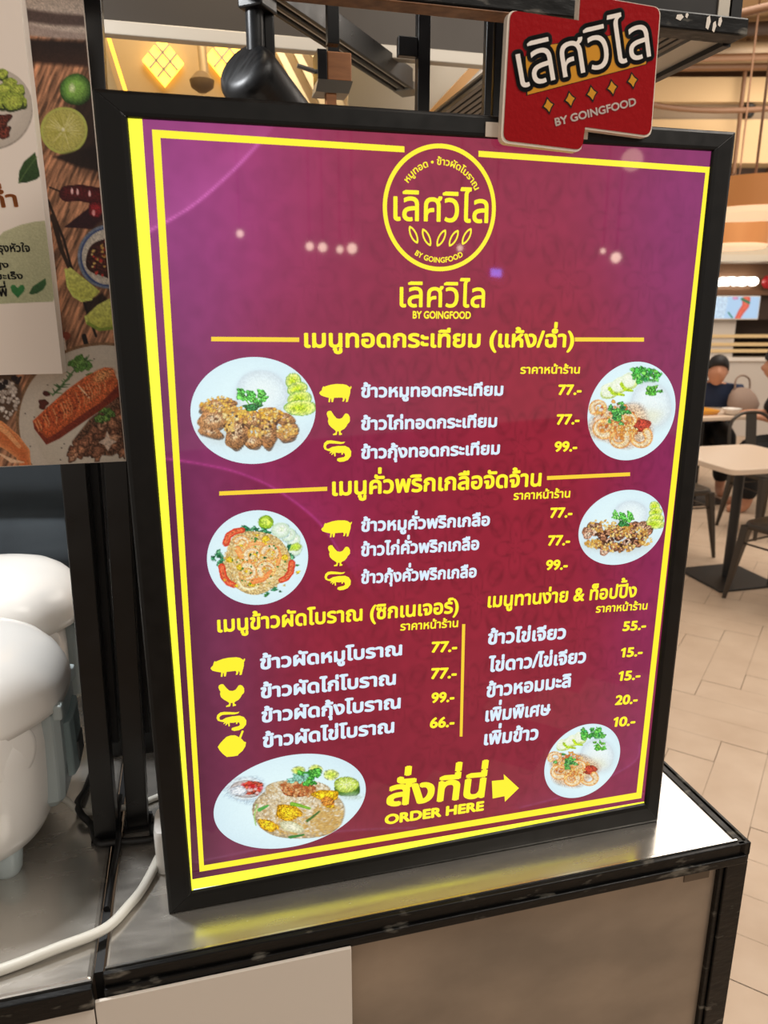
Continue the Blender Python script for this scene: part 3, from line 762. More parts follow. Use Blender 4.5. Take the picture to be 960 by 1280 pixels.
part(MB().lathe([(.03,0),(.05,.006),(.075,.05),(.072,.05),(.046,.012),(.0,.010)], 28), 'bowl_body', M['white'], t, sm=True)
t = thing('shoulder_bag', 'taupe shoulder bag slumped on the farther table beside the person in black', 'bag', (3.02,6.24,.745), 'w', R(20))
part(MB().loft([superring(0,f*.02,z,a,b,3,28) for z,a,b,f in ((0,.13,.07,0),(.05,.14,.08,0),(.12,.12,.06,1),(.17,.08,.03,2),(.18,.03,.01,2))]), 'bag_body', M['taupe'], t, sm=True)
part(MB().tube(smooth([(-.08,.03,.17),(-.07,.04,.25),(0,.05,.28),(.07,.04,.25),(.08,.03,.17)],4), .008, 8), 'strap', M['taupe'], t, sm=True)

# lamps of the shops across the aisle behind the viewer (they glint in the glossy print)
glint = mat('lit_small_bulb', rgb(255,240,220), .4, emit=rgb(255,232,205), estr=16); glintb = mat('lit_blue_screen', rgb(120,140,255), .4, emit=rgb(110,130,255), estr=16)
for x, y, z, rr in ((2.093,-5.869,2.265,.035),(2.72,-5.64,2.158,.04),(2.84,-5.6,2.15,.045),(2.99,-5.52,2.13,.035),(3.1,-5.47,2.14,.05),(5.235,-4.058,2.042,.05),(4.034,-4.959,2.145,.03),(5.1,-4.1,2.10,.025)):
    t = thing('shop_lamp', 'small lit bulb in the row of shops behind the viewer, glinting in the sign', 'lamp', (x,y,z), 'w', group='bulbs of the shops opposite')
    part(MB().lathe([(.004,-rr),(rr*.7,-rr*.7),(rr,0),(rr*.7,rr*.7),(.004,rr)], 14), 'bulb', glint, t, sm=True)
    part(MB().tube([(0,0,rr),(0,0,4.3-z)], .006, 6), 'hanging_wire', M['ironblack'], t)
t = thing('globe_lamp', 'large dim globe lamp behind the viewer above the aisle', 'lamp', (3.098,-1.896,2.379), 'w')
part(MB().lathe([(.06*math.cos(R(a)), .06*math.sin(R(a))) for a in range(-89,90,12)], 24), 'globe', mat('lit_opal_glass', rgb(255,230,200), .4, emit=rgb(255,226,196), estr=5), t, sm=True)
part(MB().tube([(0,0,.06),(0,0,1.92)], .006, 6), 'hanging_wire', M['ironblack'], t)
t = thing('wall_screen', 'small blue-lit screen in the shops behind the viewer', 'screen', (4.948,-5.564,1.957), 'w', R(-28))
part(MB().box(-.15,.15,-.03,0,-.05,.05), 'casing', M['ironblack'], t); part(MB().box(-.14,.14,0,.004,-.042,.042), 'lit_face', glintb, t)
part(MB().tube([(0,-.02,.05),(0,-.02,2.34)], .008, 6), 'hanging_rod', M['ironblack'], t)
# ------------------------------------------------------------------ serving counter under the sign
t = thing('serving_counter', 'stainless steel counter block with black edge trim carrying the lit menu sign', 'counter', (.335,.27,0))
S0, S1, T0, T1 = -.066, .735, -.066, .62
part(MB().box(S0+.002,S1-.012,T0+.006,T1,ZC-.010,ZC), 'worktop', M['steel'], t, bevel=.003)
mb = MB().box(S0,S1+.006,T0,T0+.006,ZC-.029,ZC-.001).box(S0,S1,T0-.004,T0,ZC-.029,ZC-.017)
part(mb, 'front_trim', M['blackscuffed'], t, bevel=.0012)
part(MB().box(S0+.002,S1-.01,T0+.006,T0+.0085,ZC-.002,ZC+.0012), 'bright_edge', M['edge'], t)
part(MB().box(S1-.011,S1-.001,T0,T1,ZC-.029,ZC-.001).box(S1+.002,S1+.007,T0,T1,ZC-.02,ZC-.001), 'side_trim', M['blackscuffed'], t, bevel=.001)
part(MB().box(S1-.026,S1+.007,T0+.0005,T0+.03,.0,ZC-.03).box(S1-.034,S1-.026,T0+.004,T0+.012,.0,ZC-.03), 'corner_post', M['blackscuffed'], t, bevel=.0015)
part(MB().box(S0,S1-.03,T0+.010,T0+.014,.02,ZC-.012), 'front_panel', M['steelface'], t)
part(MB().box(S1-.008,S1-.004,T0+.03,T1,.02,ZC-.02), 'side_panel', M['steelface'], t)
part(MB().box(.652,.690,T0+.0085,T0+.0102,ZC-.052,ZC-.028), 'tape_patch', mat('brown_tape', rgb(92,78,64), .4), t)

t = thing('prep_counter', 'stainless steel counter left of the sign under the rice cookers', 'counter', (-.5,.3,0))
P0, P1 = -1.1, -.0765
part(MB().box(P0,P1,-.070,1.2,ZC-.012,ZC), 'worktop', M['steel'], t, bevel=.005)
part(MB().box(P0,P1+.001,-.0795,-.071,ZC-.030,ZC-.002), 'front_trim', M['blackscuffed'], t, bevel=.0015)
part(MB().box(P0,P1,-.072,-.0695,ZC-.003,ZC+.001), 'bright_edge', M['edge'], t)
part(MB().box(P0,P1,-.050,-.046,.02,ZC-.012), 'front_panel', M['steelface'], t)
part(MB().box(P1+.0005,P1+.0095,-.056,.62,ZC-.16,ZC-.006), 'seam_filler', M['blackrubber'], t)
solo(MB().box(-.0755,.2003,-.0748,-.0708,.35,ZC-.0255), 'blank_board', M['white_board'], 'blank white board leaning against the front of the counter below the sign', 'board', (.06,-.0728,.35), bevel=.0008)
solo(MB().box(-.42,-.077,-.0748,-.0708,.35,ZC-.032), 'blank_board', M['white_board'], 'blank white board under the black trim of the rice cooker counter', 'board', (-.25,-.0728,.35), bevel=.0008)

# ------------------------------------------------------------------ kiosk uprights, canopy, hood
def upright(s0, s1, t0, t1, z1, lean, label, flange=True):
    t = thing('kiosk_upright', label, 'post', ((s0+s1)/2,(t0+t1)/2,ZC))
    d = lean*(z1-ZC)
    part(MB().hexa([(s0,t0,ZC),(s1,t0,ZC),(s1,t1,ZC),(s0,t1,ZC),(s0+d,t0,z1),(s1+d,t0,z1),(s1+d,t1,z1),(s0+d,t1,z1)]), 'square_tube', M['black'], t, bevel=.0015)
    z2 = 1.60; d = lean*(z2-ZC)
    part(MB().hexa([(s1-.004,t1+.012,ZC+.12),(s1+.010,t1+.012,ZC+.12),(s1+.010,t1+.03,ZC+.12),(s1-.004,t1+.03,ZC+.12),
                    (s1-.004+d,t1+.012,z2),(s1+.010+d,t1+.012,z2),(s1+.010+d,t1+.03,z2),(s1-.004+d,t1+.03,z2)]), 'edge_profile', M['brushblack'], t, bevel=.0015)
    part(MB().box(s0-.004,s1+.004,t0-.004,t1+.004,ZC,ZC+.004), 'foot_plate', M['blackrubber'], t)
    return t
upright(-.0965,-.0685,.147,.175,1.865,.022,'black square post at the left, beside the rice cookers')
upright(-.0570,-.0300,.160,.188,1.865,.033,'black square post just left of the lit menu sign')

t = thing('kiosk_canopy', 'black kiosk canopy edge over the sign with ribbed underside', 'canopy', (.35,.35,1.86))
CZ, CT = 1.861, .102
part(MB().box(-.6,.726,CT,CT+.03,CZ,CZ+.019), 'front_trim', M['blackscuffed'], t, bevel=.002)
part(MB().box(-.6,.43,CT+.001,CT+.028,CZ-.0022,CZ), 'worn_lower_edge', M['worn'], t, bevel=.001)
for x, z, w_, h_ in ((.628,.010,.010,.005),(.640,.013,.004,.004),(.668,.004,.006,.013),(.677,.002,.005,.010),(.684,.008,.005,.009)):
    part(MB().prism_y([(x,CZ+z),(x+w_*.6,CZ+z-.0015),(x+w_,CZ+z+h_*.5),(x+w_*.7,CZ+z+h_),(x+w_*.1,CZ+z+h_*.8)], CT-.0004, CT+.001), 'paint_chip', M['white_board'], t)
part(MB().box(-.6,.56,CT+.012,CT+.024,CZ+.019,CZ+.22), 'purple_fascia', M['purple'], t)
part(MB().box(.56,.690,CT+.012,CT+.024,CZ+.019,CZ+.22), 'grey_fascia', M['fascia'], t)
part(MB().box(.690,.705,CT+.010,CT+.03,CZ+.019,CZ+.22), 'fascia_edge', M['greystrip'], t)
part(MB().box(.708,.722,CT+.010,CT+.03,CZ+.019,CZ+.22), 'corner_upright', M['black'], t)
part(MB().box(.716,.727,CT+.03,1.6,CZ-.002,CZ+.018), 'side_trim', M['black'], t)
part(MB().box(.678,.716,CT+.03,1.6,CZ+.004,CZ+.010), 'side_strip', M['greystrip'], t)
mb = MB()
for k in range(14): mb.box(.50+k*.0125,.5085+k*.0125,CT+.03,1.6,CZ+.004,CZ+.012)
mb.box(.495,.68,CT+.03,1.6,CZ+.012,CZ+.016)
part(mb, 'ribbed_underside', M['ribs'], t, bevel=.001)
part(MB().box(.381,.3975,.296,.312,ZC,2.35), 'upright', M['black'], t, bevel=.001)
part(MB().box(.4545,.4635,.243,.255,ZC,2.35), 'upright', M['black'], t, bevel=.001)
part(MB().box(.4660,.4830,.243,.259,ZC,2.35), 'upright', M['black'], t, bevel=.001)
part(MB().box(.300,.318,.50,.518,1.94,2.35), 'upright', M['black'], t, bevel=.001)
part(MB().box(.355,.381,.298,.310,1.870,1.893), 'crossbar', M['black'], t, bevel=.001)

t = thing('extractor_hood', 'stainless extractor hood in the stall behind the sign, lit warm inside', 'extractor hood', (.35,1.4,2.08))
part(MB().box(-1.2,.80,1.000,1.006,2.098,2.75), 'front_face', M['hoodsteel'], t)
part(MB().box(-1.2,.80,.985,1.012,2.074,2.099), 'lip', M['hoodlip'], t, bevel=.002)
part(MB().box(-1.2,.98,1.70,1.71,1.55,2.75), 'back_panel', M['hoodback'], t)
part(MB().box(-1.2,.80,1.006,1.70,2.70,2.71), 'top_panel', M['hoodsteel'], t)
part(MB().hexa([(-.135,1.06,1.9),(-.128,1.06,1.9),(-.128,1.69,1.9),(-.135,1.69,1.9),(-.135,1.06,2.5),(-.128,1.06,2.5),(-.128,1.69,2.5),(-.135,1.69,2.5)]), 'side_panel', M['hoodlip'], t)
part(MB().bar((-.098,1.60,2.30),(-.045,1.60,2.09), .010, .010, (0,1,0)), 'reflection_strip', M['reflectstrip'], t)  # glowing bar stands in for the yellow reflection along the hood side edge
part(MB().bar((-.125,1.62,2.30),(-.072,1.62,2.07), .022, .010, (0,1,0)), 'side_edge_bar', M['hoodlip'], t)
mb = MB().tube([(.150,1.62,2.60),(.153,1.60,2.30),(.158,1.58,2.165)], .013, 12)
part(mb, 'suppression_pipe', M['hoodback'], t, sm=True)
part(MB().lathe([(.012,0),(.03,.012),(.034,.03),(.014,.05)], 14, (.150,1.58,2.13)), 'pipe_nozzle', M['duct'], t, sm=True)
for cx, cz, sz in ((.050,2.225,.062),(.235,2.245,.075)):  # glowing latticed diamonds stand in for lamp reflections in the hood steel
    c = Vector((cx,1.675,cz)); d = [(0,-1.25),(.9,0),(0,1.25),(-.9,0)]
    o = part(MB().prism_y([(c.x+a*sz, c.z+b*sz*.8) for a, b in d], 1.672, 1.69), 'reflection_pane', M['reflectyellow'], t)
    g = MB()
    for k in (-.34,.34):
        a0, a1 = Vector((c.x-.9*sz+.45*sz*(1+k), 1.668, c.z+.5*sz*(1+k)*0)), None
        g.bar((c.x+(-.45+.45*k)*sz,1.668,c.z+(.5+.5*k)*sz), (c.x+(.45+.45*k)*sz,1.668,c.z+(-.5+.5*k)*sz), .005)
        g.bar((c.x+(-.45+.45*k)*sz,1.668,c.z+(-.5-.5*k)*sz), (c.x+(.45+.45*k)*sz,1.668,c.z+(.5-.5*k)*sz), .005)
    part(g, 'reflection_lattice', M['hoodlip'], o)
mb = MB()
for k in range(9):   # slanted baffles right of the reflection panes
    x = .315 + k*.05
    mb.bar((x,1.63,2.36),(x+.17,1.55,2.02), .022, .012, (0,1,0))
part(mb, 'baffle_filter', M['filter'], t, bevel=.002)
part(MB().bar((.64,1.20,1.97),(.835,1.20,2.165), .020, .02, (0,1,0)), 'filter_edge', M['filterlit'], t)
part(MB().bar((.672,1.21,1.96),(.865,1.21,2.15), .036, .02, (0,1,0)), 'filter_frame', M['hoodlip'], t)
part(MB().box(.50,1.2,1.30,1.31,1.9,2.3), 'divider_panel', M['greystrip'], t)

# ------------------------------------------------------------------ track, spotlight, wooden bracket
t = thing('track_rail', 'black lighting track with two pale strips slanting behind the sign', 'lighting track', (.43,.9,2.05))
a, b = Vector((.06,.447,2.05)), Vector((.585,1.090,2.05)); d = (b-a).normalized(); n = Vector((d.y,-d.x,0))
mb = MB().bar(a+Vector((0,0,.02)), b+Vector((0,0,.02)), .050, .028)
for k in (-1, 0, 1): mb.bar(a+n*.021*k, b+n*.021*k, .008, .016)
part(mb, 'channel', M['black'], t, bevel=.001)
for k in (-.0105,.0105): part(MB().bar(a+d*.25+n*k+Vector((0,0,-.001)), b+n*k+Vector((0,0,-.001)), .009, .004), 'contact_strip', M['railwhite'], t)
part(MB().bar(b, b+d*.055, .052, .018), 'end_cap', M['greycap'], t, bevel=.002)

t = thing('track_spotlight', 'black cylindrical spotlight hanging from the lighting track', 'spotlight', (.19,.62,2.04))
part(MB().bar((.196,.62,2.045),(.226,.66,2.045), .045, .05), 'adapter', M['black'], t, bevel=.003)
part(MB().tube([(.205,.64,2.025),(.2045,.64,1.955)], .0145, 16), 'stem', M['brushblack'], t, sm=True)
part(MB().box(.220,.238,.645,.675,1.93,2.03), 'yoke', M['black'], t, bevel=.003)
a, b = Vector((.178,.625,1.935)), Vector((.272,.715,1.862)); d = (b-a).normalized()
pts = []; prof = [(0,.03),(.004,.044),(.012,.050),(.022,.0525),(.10,.0525),(.148,.0525),(.150,.050)]
u = d.orthogonal().normalized(); v = d.cross(u)
part(MB().loft([[a + d*z + (u*math.cos(2*math.pi*k/40) + v*math.sin(2*math.pi*k/40))*r for k in range(40)] for z, r in prof]), 'lamp_head', M['brushblack'], t, sm=True)

t = thing('wooden_bracket', 'small brown wooden block with a black side hanging under the track', 'bracket', (.32,.56,1.88))
part(MB().box(.3065,.346,.545,.585,1.902,1.9435), 'block', M['wood'], t, bevel=.002)
part(MB().box(.291,.306,.543,.587,1.900,1.945), 'black_cheek', M['black'], t, bevel=.001)
part(MB().hexa([(.288,.55,1.886),(.342,.55,1.886),(.342,.59,1.886),(.288,.59,1.886),(.291,.541,1.902),(.347,.541,1.902),(.347,.59,1.902),(.291,.59,1.902)]), 'metal_clip', M['greycap'], t)
part(MB().box(.306,.322,.552,.57,1.55,1.888), 'stalk', M['wood'], t)
part(MB().tube([(.291,.565,1.918),(.262,.565,1.925)], .0035, 10), 'peg', M['greycap'], t)
part(MB().box(.312,.330,.565,.58,1.945,2.06), 'hanger', M['black'], t)

# ------------------------------------------------------------------ back of the stall at the left
nx, nz = 40, 40; mb = MB()
for j in range(nz):
    for i in range(nx):
        u, v = i/(nx-1), j/(nz-1); x = -1.0 + .96*u; z = ZC + .003 + .62*v
        y = .86 + .012*math.sin(9*u+2*v) + .03*math.exp(-((v-.50+.10*u)/.05)**2) - .02*math.exp(-((v-.40+.16*u)/.04)**2)
        mb.v.append((x,y,z))
mb.f = [(j*nx+i, j*nx+i+1, (j+1)*nx+i+1, (j+1)*nx+i) for j in range(nz-1) for i in range(nx-1)]
solo(mb, 'draped_cloth', M['cloth'], 'dark blue-grey cloth hung behind the rice cookers, folded across', 'cloth', (-.5,.86,ZC), sm='all', recalc=False)
solo(MB().box(-.115,.30,.345,.36,ZC+.0005,1.75), 'backboard', M['black'], 'plain black panel standing behind the two kiosk posts and the sign', 'panel', (.1,.35,ZC), bevel=.002)

# ------------------------------------------------------------------ rice cookers
def cooker(cx, cy, label):
    t = thing('rice_cooker', label, 'rice cooker', (cx,cy,ZC))
    A, B = .128, .140
    def prof(l, e=3.0, dz=0): return [superring(cx, cy, ZC+z+dz, A*k, B*k, ee, 64) for z, k, ee in l]
    body = [(.024,.60,2.4),(.026,.74,2.5),(.036,.85,2.6),(.055,.92,2.7),(.085,.965,2.8),(.12,.99,2.9),(.165,1.0,3.0),(.196,.99,3.0),(.198,.955,3.0)]
    part(MB().loft(prof(body)), 'body', M['cream'], t, sm='all')
    def lidring(z, k, e, ext):   # the lid reaches out over the hinge on the side of the sign
        return [(x + ext*max(0,(x-cx)/(A*k))**3*math.exp(-((y-cy)/.085)**4), y, zz) for x, y, zz in superring(cx, cy, ZC+z, A*k, B*k, e, 72)]
    part(MB().loft([lidring(*q) for q in ((.1985,.955,3.0,.012),(.200,.988,3.0,.020),(.212,.990,3.0,.021),(.228,.972,3.0,.019),(.245,.925,3.0,.015),(.259,.855,2.9,.009),(.269,.76,2.8,.004),(.277,.62,2.6,0),(.282,.42,2.4,0),(.284,.14,2.0,0))]), 'lid', M['cream'], t, sm='all')
    hb = MB().loft([[(cx+A*.90+dx*w_, cy+.062*s_*w2, ZC+z) for dx, s_ in ((0,-1),(.018,-1),(.026,-.85),(.028,0),(.026,.85),(.018,1),(0,1))] for z, w_, w2 in ((.060,.5,.75),(.075,.85,.95),(.12,1,1),(.185,1.05,1),(.197,1.0,.98))])
    part(hb, 'hinge_housing', M['greyplastic'], t, bevel=.003)
    dew = part(MB().loft([[(cx+A*.90+.026+dx, cy+.040*s_, ZC+z) for dx, s_ in ((0,-1),(.008,-.9),(.011,-.5),(.011,.5),(.008,.9),(0,1))] for z in (.095,.10,.165,.172)]), 'dew_collector', M['clearplastic'], t, bevel=.002)
    part(MB().box(cx+A*.90+.030,cx+A*.90+.039,cy-.018,cy+.018,ZC+.104,ZC+.132), 'catch', M['darkgrey'], dew)
    for sy in (-1,1): part(MB().box(cx+A*.90+.02,cx+A*.90+.032,cy+sy*.052-.008,cy+sy*.052+.008,ZC+.188,ZC+.208), 'hinge_pin', M['greyplastic'], t, bevel=.003)
    for q in (-1, 1):   # round pivots of the carrying handle, on two opposite corners
        c = Vector((cx - q*A*.70, cy + q*B*.70, ZC+.178)); nn = Vector((-q*B, q*A, 0)).normalized(); tt = Vector((nn.y,-nn.x,0))
        def disc(r, d): return [tuple(c + nn*d + tt*(r*math.cos(2*math.pi*k/32)) + Vector((0,0,1.15*r*math.sin(2*math.pi*k/32)))) for k in range(32)]
        part(MB().loft([disc(.031,0), disc(.031,.0125), disc(.0295,.0145), disc(.024,.0158), disc(.010,.0165)]), 'handle_pivot', M['cream'], t, sm='all')
    for sx, sy in ((-1,-1),(1,-1),(1,1),(-1,1)):
        part(MB().loft([[(cx+sx*A*.52+.020*k*math.cos(q), cy+sy*B*.56+.020*k*math.sin(q), ZC+z) for q in [2*math.pi*i/20 for i in range(20)]] for z, k in ((0,.7),(.006,.85),(.03,1.0),(.045,1.0))]), 'foot', M['greyplastic'], t, sm=True)
    part(MB().lathe([(.012,0),(.014,.002),(.014,.006),(.010,.008)], 24, (cx-.03,cy-.03,ZC+.2825)), 'steam_vent', M['greyplastic'], t, sm=True)
cooker(-.262, .200, 'white rice cooker in front, nearest the counter edge')
cooker(-.275, .486, 'white rice cooker behind the front one, partly hidden by it')

# ------------------------------------------------------------------ cables
zc = ZC + .0065
solo(MB().tube(smooth([(-.33,-.058,zc),(-.25,-.052,zc),(-.170,-.040,zc),(-.117,-.0275,zc+.002),(-.069,-.012,zc+.001),(-.045,.018,zc),(-.029,.046,zc),(-.012,.090,zc+.004),(-.004,.110,zc+.01)], 6), .0058, 12), 'power_cable', M['cord'], 'thick white cord running across both steel counters to behind the sign', 'cord', (-.1,0,ZC), sm=True)
zc = ZC + .0048
solo(MB().tube(smooth([(-.150,.212,zc+.03),(-.138,.213,zc+.022),(-.124,.211,zc+.004),(-.10,.208,zc),(-.07,.207,zc),(-.04,.212,zc),(-.016,.222,zc),(.03,.235,zc)], 6), .0044, 12), 'power_cable', M['cord'], 'thin white cord from the front rice cooker passing behind the two black posts', 'cord', (-.08,.21,ZC), sm=True)
solo(MB().tube(smooth([(-.118,.30,zc),(-.122,.262,zc),(-.1265,.224,zc+.008),(-.118,.196,zc+.008),(-.104,.180,zc),(-.092,.142,zc),(-.075,.1375,zc),(-.050,.134,zc),(-.027,.132,zc),(-.014,.135,zc)], 6), .0046, 12), 'power_cable', M['blackrubber'], 'black cord looping round the feet of the black posts', 'cord', (-.08,.18,ZC), sm=True)
solo(MB().tube(smooth([(-.0715,.235,zc),(-.0705,.185,zc+.006),(-.0665,.152,zc+.006),(-.0655,.128,zc+.002),(-.0690,.09,ZC-.001),(-.0715,.03,ZC-.003)], 6), .0040, 12), 'power_cable', M['blackrubber'], 'short black cord dropping into the gap between the counters', 'cord', (-.07,.13,ZC), sm=True)
t = thing('power_adapter', 'white power adapter half hidden behind the lower left corner of the sign', 'power adapter', (.004,.090,ZC))
part(MB().loft([superring(.004,.092,ZC+z,.020*k,.028*k,5,32) for z, k in ((0,.92),(.003,1),(.055,1),(.060,.92))]), 'adapter_body', M['cream'], t, sm=True)
part(MB().box(-.0165,-.0155,.080,.104,ZC+.02,ZC+.045), 'rating_plate', M['darkgrey'], t)
t = thing('cable_tie_bundle', 'small bundle of black plugs beside the foot of the right post', 'plug', (-.017,.142,ZC))
part(MB().lathe([(.007,0),(.009,.004),(.009,.018),(.005,.024)], 14, (-.018,.140,ZC)), 'plug_body', M['blackrubber'], t, sm=True)
part(MB().tube(smooth([(-.018,.140,ZC+.02),(-.008,.146,ZC+.03),(.004,.15,ZC+.012),(.02,.16,ZC+.005)],5), .003, 8), 'plug_lead', M['blackrubber'], t, sm=True)
# ------------------------------------------------------------------ the lit menu sign
mm = .001
def P2(l): return [(x*mm, y*mm + ZC) for x, y in l]
SW_, SH_ = .6457, .86
GLOW = print_mat('backlit_print', .92, .03, .5)
def glow(name, c, e=1.0, rough=.12):
    return mat(name, tuple(x*.10 for x in c), rough, emit=c, estr=e)
YEL = glow('backlit_yellow_ink', rgb(252,238,52)); WHT = glow('backlit_pale_ink', rgb(214,232,248))
YELB = glow('backlit_bright_yellow_edge', rgb(250,246,60), 1.25); WHL = glow('bare_light_edge', rgb(225,250,255), 1.2)
GOLD = glow('backlit_gold_ink', rgb(244,208,58))
sign = thing('menu_sign', 'large lit purple menu sign in a black frame standing on the steel counter', 'menu sign', (SW_/2, 0, ZC))
inner = [(.0274,.838+ZC),(.6177,.8397+ZC),(.6208,.0345+ZC),(.0279,.0272+ZC)]
outer = [(0,SH_+ZC),(SW_,SH_+ZC),(SW_,ZC),(0,ZC)]
for i, nm in enumerate(('top','right','bottom','left')):
    j = (i+1) % 4; ring = []
    for o_, n_ in ((outer[i],inner[i]), (outer[j],inner[j])):
        f = lambda k: (o_[0]+(n_[0]-o_[0])*k, o_[1]+(n_[1]-o_[1])*k)
        pr = [(0,.042),(0,.0010),(.05,-.0006),(.16,-.0022),(.80,-.0036),(.95,-.0030),(1,-.0006),(1,.042)]
        ring.append([(f(k)[0], y, f(k)[1]) for k, y in pr])
    part(MB().loft(ring), 'frame_rail', M['frame'], sign, bevel=.0006)
part(MB().box(.01,SW_-.01,.0415,.046,ZC+.012,ZC+SH_-.012), 'back_cover', M['black'], sign)
# print: gradients, swooshes and damask of the artwork itself
nu, nv = 360, 470
uu = np.linspace(.024, .624, nu); vv = np.linspace(.842, .024, nv); U, V = np.meshgrid(uu, vv)
def bump(cx, cy, rx, ry): return np.exp(-(((U-cx)/rx)**2 + ((V-cy)/ry)**2))
wgt = [(.30,.42,.24,.40,(146,38,58),1.2),(.45,.45,.18,.25,(156,34,52),1.1),(.08,.77,.09,.10,(172,66,148),1.3),(.05,.70,.05,.2,(128,62,128),1.0),(.06,.35,.06,.25,(104,58,96),1.2),
       (.05,.08,.10,.10,(112,56,88),1.2),(.28,.10,.2,.12,(122,36,52),1.0),(.60,.60,.07,.22,(128,48,112),1.3),(.60,.78,.08,.08,(138,52,122),1.2),(.60,.25,.05,.2,(138,48,112),1.0),
       (.35,.78,.2,.08,(146,50,86),1.0),(.16,.50,.10,.08,(136,38,96),.9),(.22,.62,.10,.1,(132,44,84),.9),(.55,.08,.1,.1,(132,50,86),.9),(.45,.2,.15,.12,(148,48,62),1.0)]
num = np.zeros(U.shape+(3,)); den = np.full(U.shape, 1e-3); num += den[...,None]*np.array((140,45,85))
for cx, cy, rx, ry, c, k in wgt:
    g = k*bump(cx,cy,rx,ry)**.7; num += g[...,None]*np.array(c, float); den += g
art = num/den[...,None]
# edge darkening of the artwork margins
art *= (1 - .30*np.clip((.075-U)/.05,0,1)*np.clip((.75-V)/.3,0,1))[...,None]
for pl, sg, cc, amp in zip(SWOOSH, (1,1,1,1), ((218,110,190),(196,70,150),(150,90,130),(170,90,150)), (1.0,.8,.5,.5)):
    p = np.array(pl)*mm; d = np.full(U.shape,1e9); side = np.zeros(U.shape); 
    sp = np.array([tuple(q)[:2] for q in smooth([(x,y,0) for x,y in p],8)])
    for a, b in zip(sp[:-1], sp[1:]):
        e = b-a; t_ = np.clip(((U-a[0])*e[0]+(V-a[1])*e[1])/(e@e),0,1); dx, dy = U-a[0]-t_*e[0], V-a[1]-t_*e[1]
        q = np.hypot(dx,dy); up = q < d; d = np.where(up,q,d); side = np.where(up, e[0]*dy-e[1]*dx, side)
    k = amp*(.75*np.exp(-(d/.0014)**2) + .34*np.exp(-d/.022)*(side > 0))
    art = art*(1-k[...,None]*.8) + np.array(cc, float)*k[...,None]*.8
# damask figure
cw, ch = .092, .118
for ox, oy in ((0,0),(.5,.5)):
    a = ((U/cw+ox) % 1)-.5; b = ((V/ch+oy) % 1)-.5; a = np.abs(a)
    r = np.hypot(a*1.1, b); th = np.arctan2(a, b)
    f = np.exp(-((r-.20-.10*np.cos(4*th))/.028)**2) + .8*np.exp(-((r-.09-.05*np.cos(6*th))/.02)**2) + .7*np.exp(-((np.hypot(a-.24,b-.22)-.09)/.022)**2) + .7*np.exp(-((np.hypot(a-.24,b+.22)-.09)/.022)**2)
    f = f*(.7+.3*np.cos(th*12)) + .5*np.exp(-((np.abs(a-b*.8)-.12)/.02)**2)*np.exp(-((r-.35)/.12)**2)
    k = .13*np.clip(f,0,1)*bump(.40,.45,.24,.42)
    art *= (1-k)[...,None]
art *= (1 + .05*(NZ[2][:nv,:nu]-.5))[...,None]
lc = art/255; lc = np.where(lc <= .04045, lc/12.92, ((lc+.055)/1.055)**2.4)
xyz = np.stack([U, np.zeros(U.shape), V+ZC], -1)
panel = grid_mesh('print_panel', xyz, nu, nv, lc, GLOW, sign)
def sub(mb, name, m, label=None): return part(mb, name, m, panel, label, recalc=False)
Y1, Y2 = -.0003, -.0005
for k, b_ in enumerate(LEAK): sub(MB().flat_y(P2(b_), -.0001), 'bright_yellow_band', YELB)
sub(MB().flat_y(P2(WHITELEAK), -.0002), 'bare_light_strip', WHL)
for k, b_ in enumerate(BARS):
    nm = 'border_line' if k < 2 else ('heading_rule' if k < 6 else ('divider_line' if k == 6 else 'arrow'))
    sub(MB().flat_y(P2(b_), Y1), nm, YEL if k < 2 or k == 7 else GOLD)
# round logo
cx, cz = RING[0]*mm, RING[1]*mm + ZC; mb = MB(); n = 96; ra, rb = .0588, .0546
mb.add([(cx+r*math.cos(2*math.pi*k/n), Y1, cz+r*math.sin(2*math.pi*k/n)) for r in (ra, rb) for k in range(n)], [(k,(k+1)%n,n+(k+1)%n,n+k) for k in range(n)])
sub(mb, 'logo_ring', YEL)
mb = MB(); arc_lettering(mb, 'หมูทอด • ข้าวผัดโบราณ', (cx,cz), .0400, 146, 27, .0048, Y1, .022); sub(mb, 'logo_motto', YEL)
mb = MB(); arc_lettering(mb, 'BY GOINGFOOD', (cx,cz), .0505, 239, 300, .0048, Y1, .03, True); sub(mb, 'logo_motto', YEL)
for gx, gy, an in GRAINS:
    mb = MB(); c, s_ = math.cos(R(an)), math.sin(R(an)); o_ = []
    for r in (1, .55):
        for k in range(28):
            q = 2*math.pi*k/28; x = .0036*r*math.sin(q)*(abs(math.sin(q))**.35); z = .0092*(r if r == 1 else .72)*math.cos(q)
            o_.append((gx*mm + x*c - z*s_, Y1, gy*mm + ZC + x*s_ + z*c))
    mb.add(o_, [(k,(k+1)%28,28+(k+1)%28,28+k) for k in range(28)]); sub(mb, 'grain_mark', YEL)
for kind, s, x0, z0, x1, z1, h in TEXTS:
    mb = MB()
    wt = {'menu_heading':.034,'menu_item':.042,'price':.040,'price_caption':.028,'shop_name':.014,'byline':.035,'order_call':.038}[kind]
    lettering(mb, s, (x0*mm, z0*mm+ZC), (x1*mm, z1*mm+ZC), h*mm, Y1, .055 if s == 'ORDER HERE' else wt)
    sub(mb, kind, WHT if kind == 'menu_item' else YEL)
for k, x0, z0, x1, z1 in ICON_SPOTS:
    sub(MB().flat_y([((x0+(x1-x0)*a)*mm, (z0+(z1-z0)*b)*mm+ZC) for a, b in ICONS[k]], Y1), k, YEL)

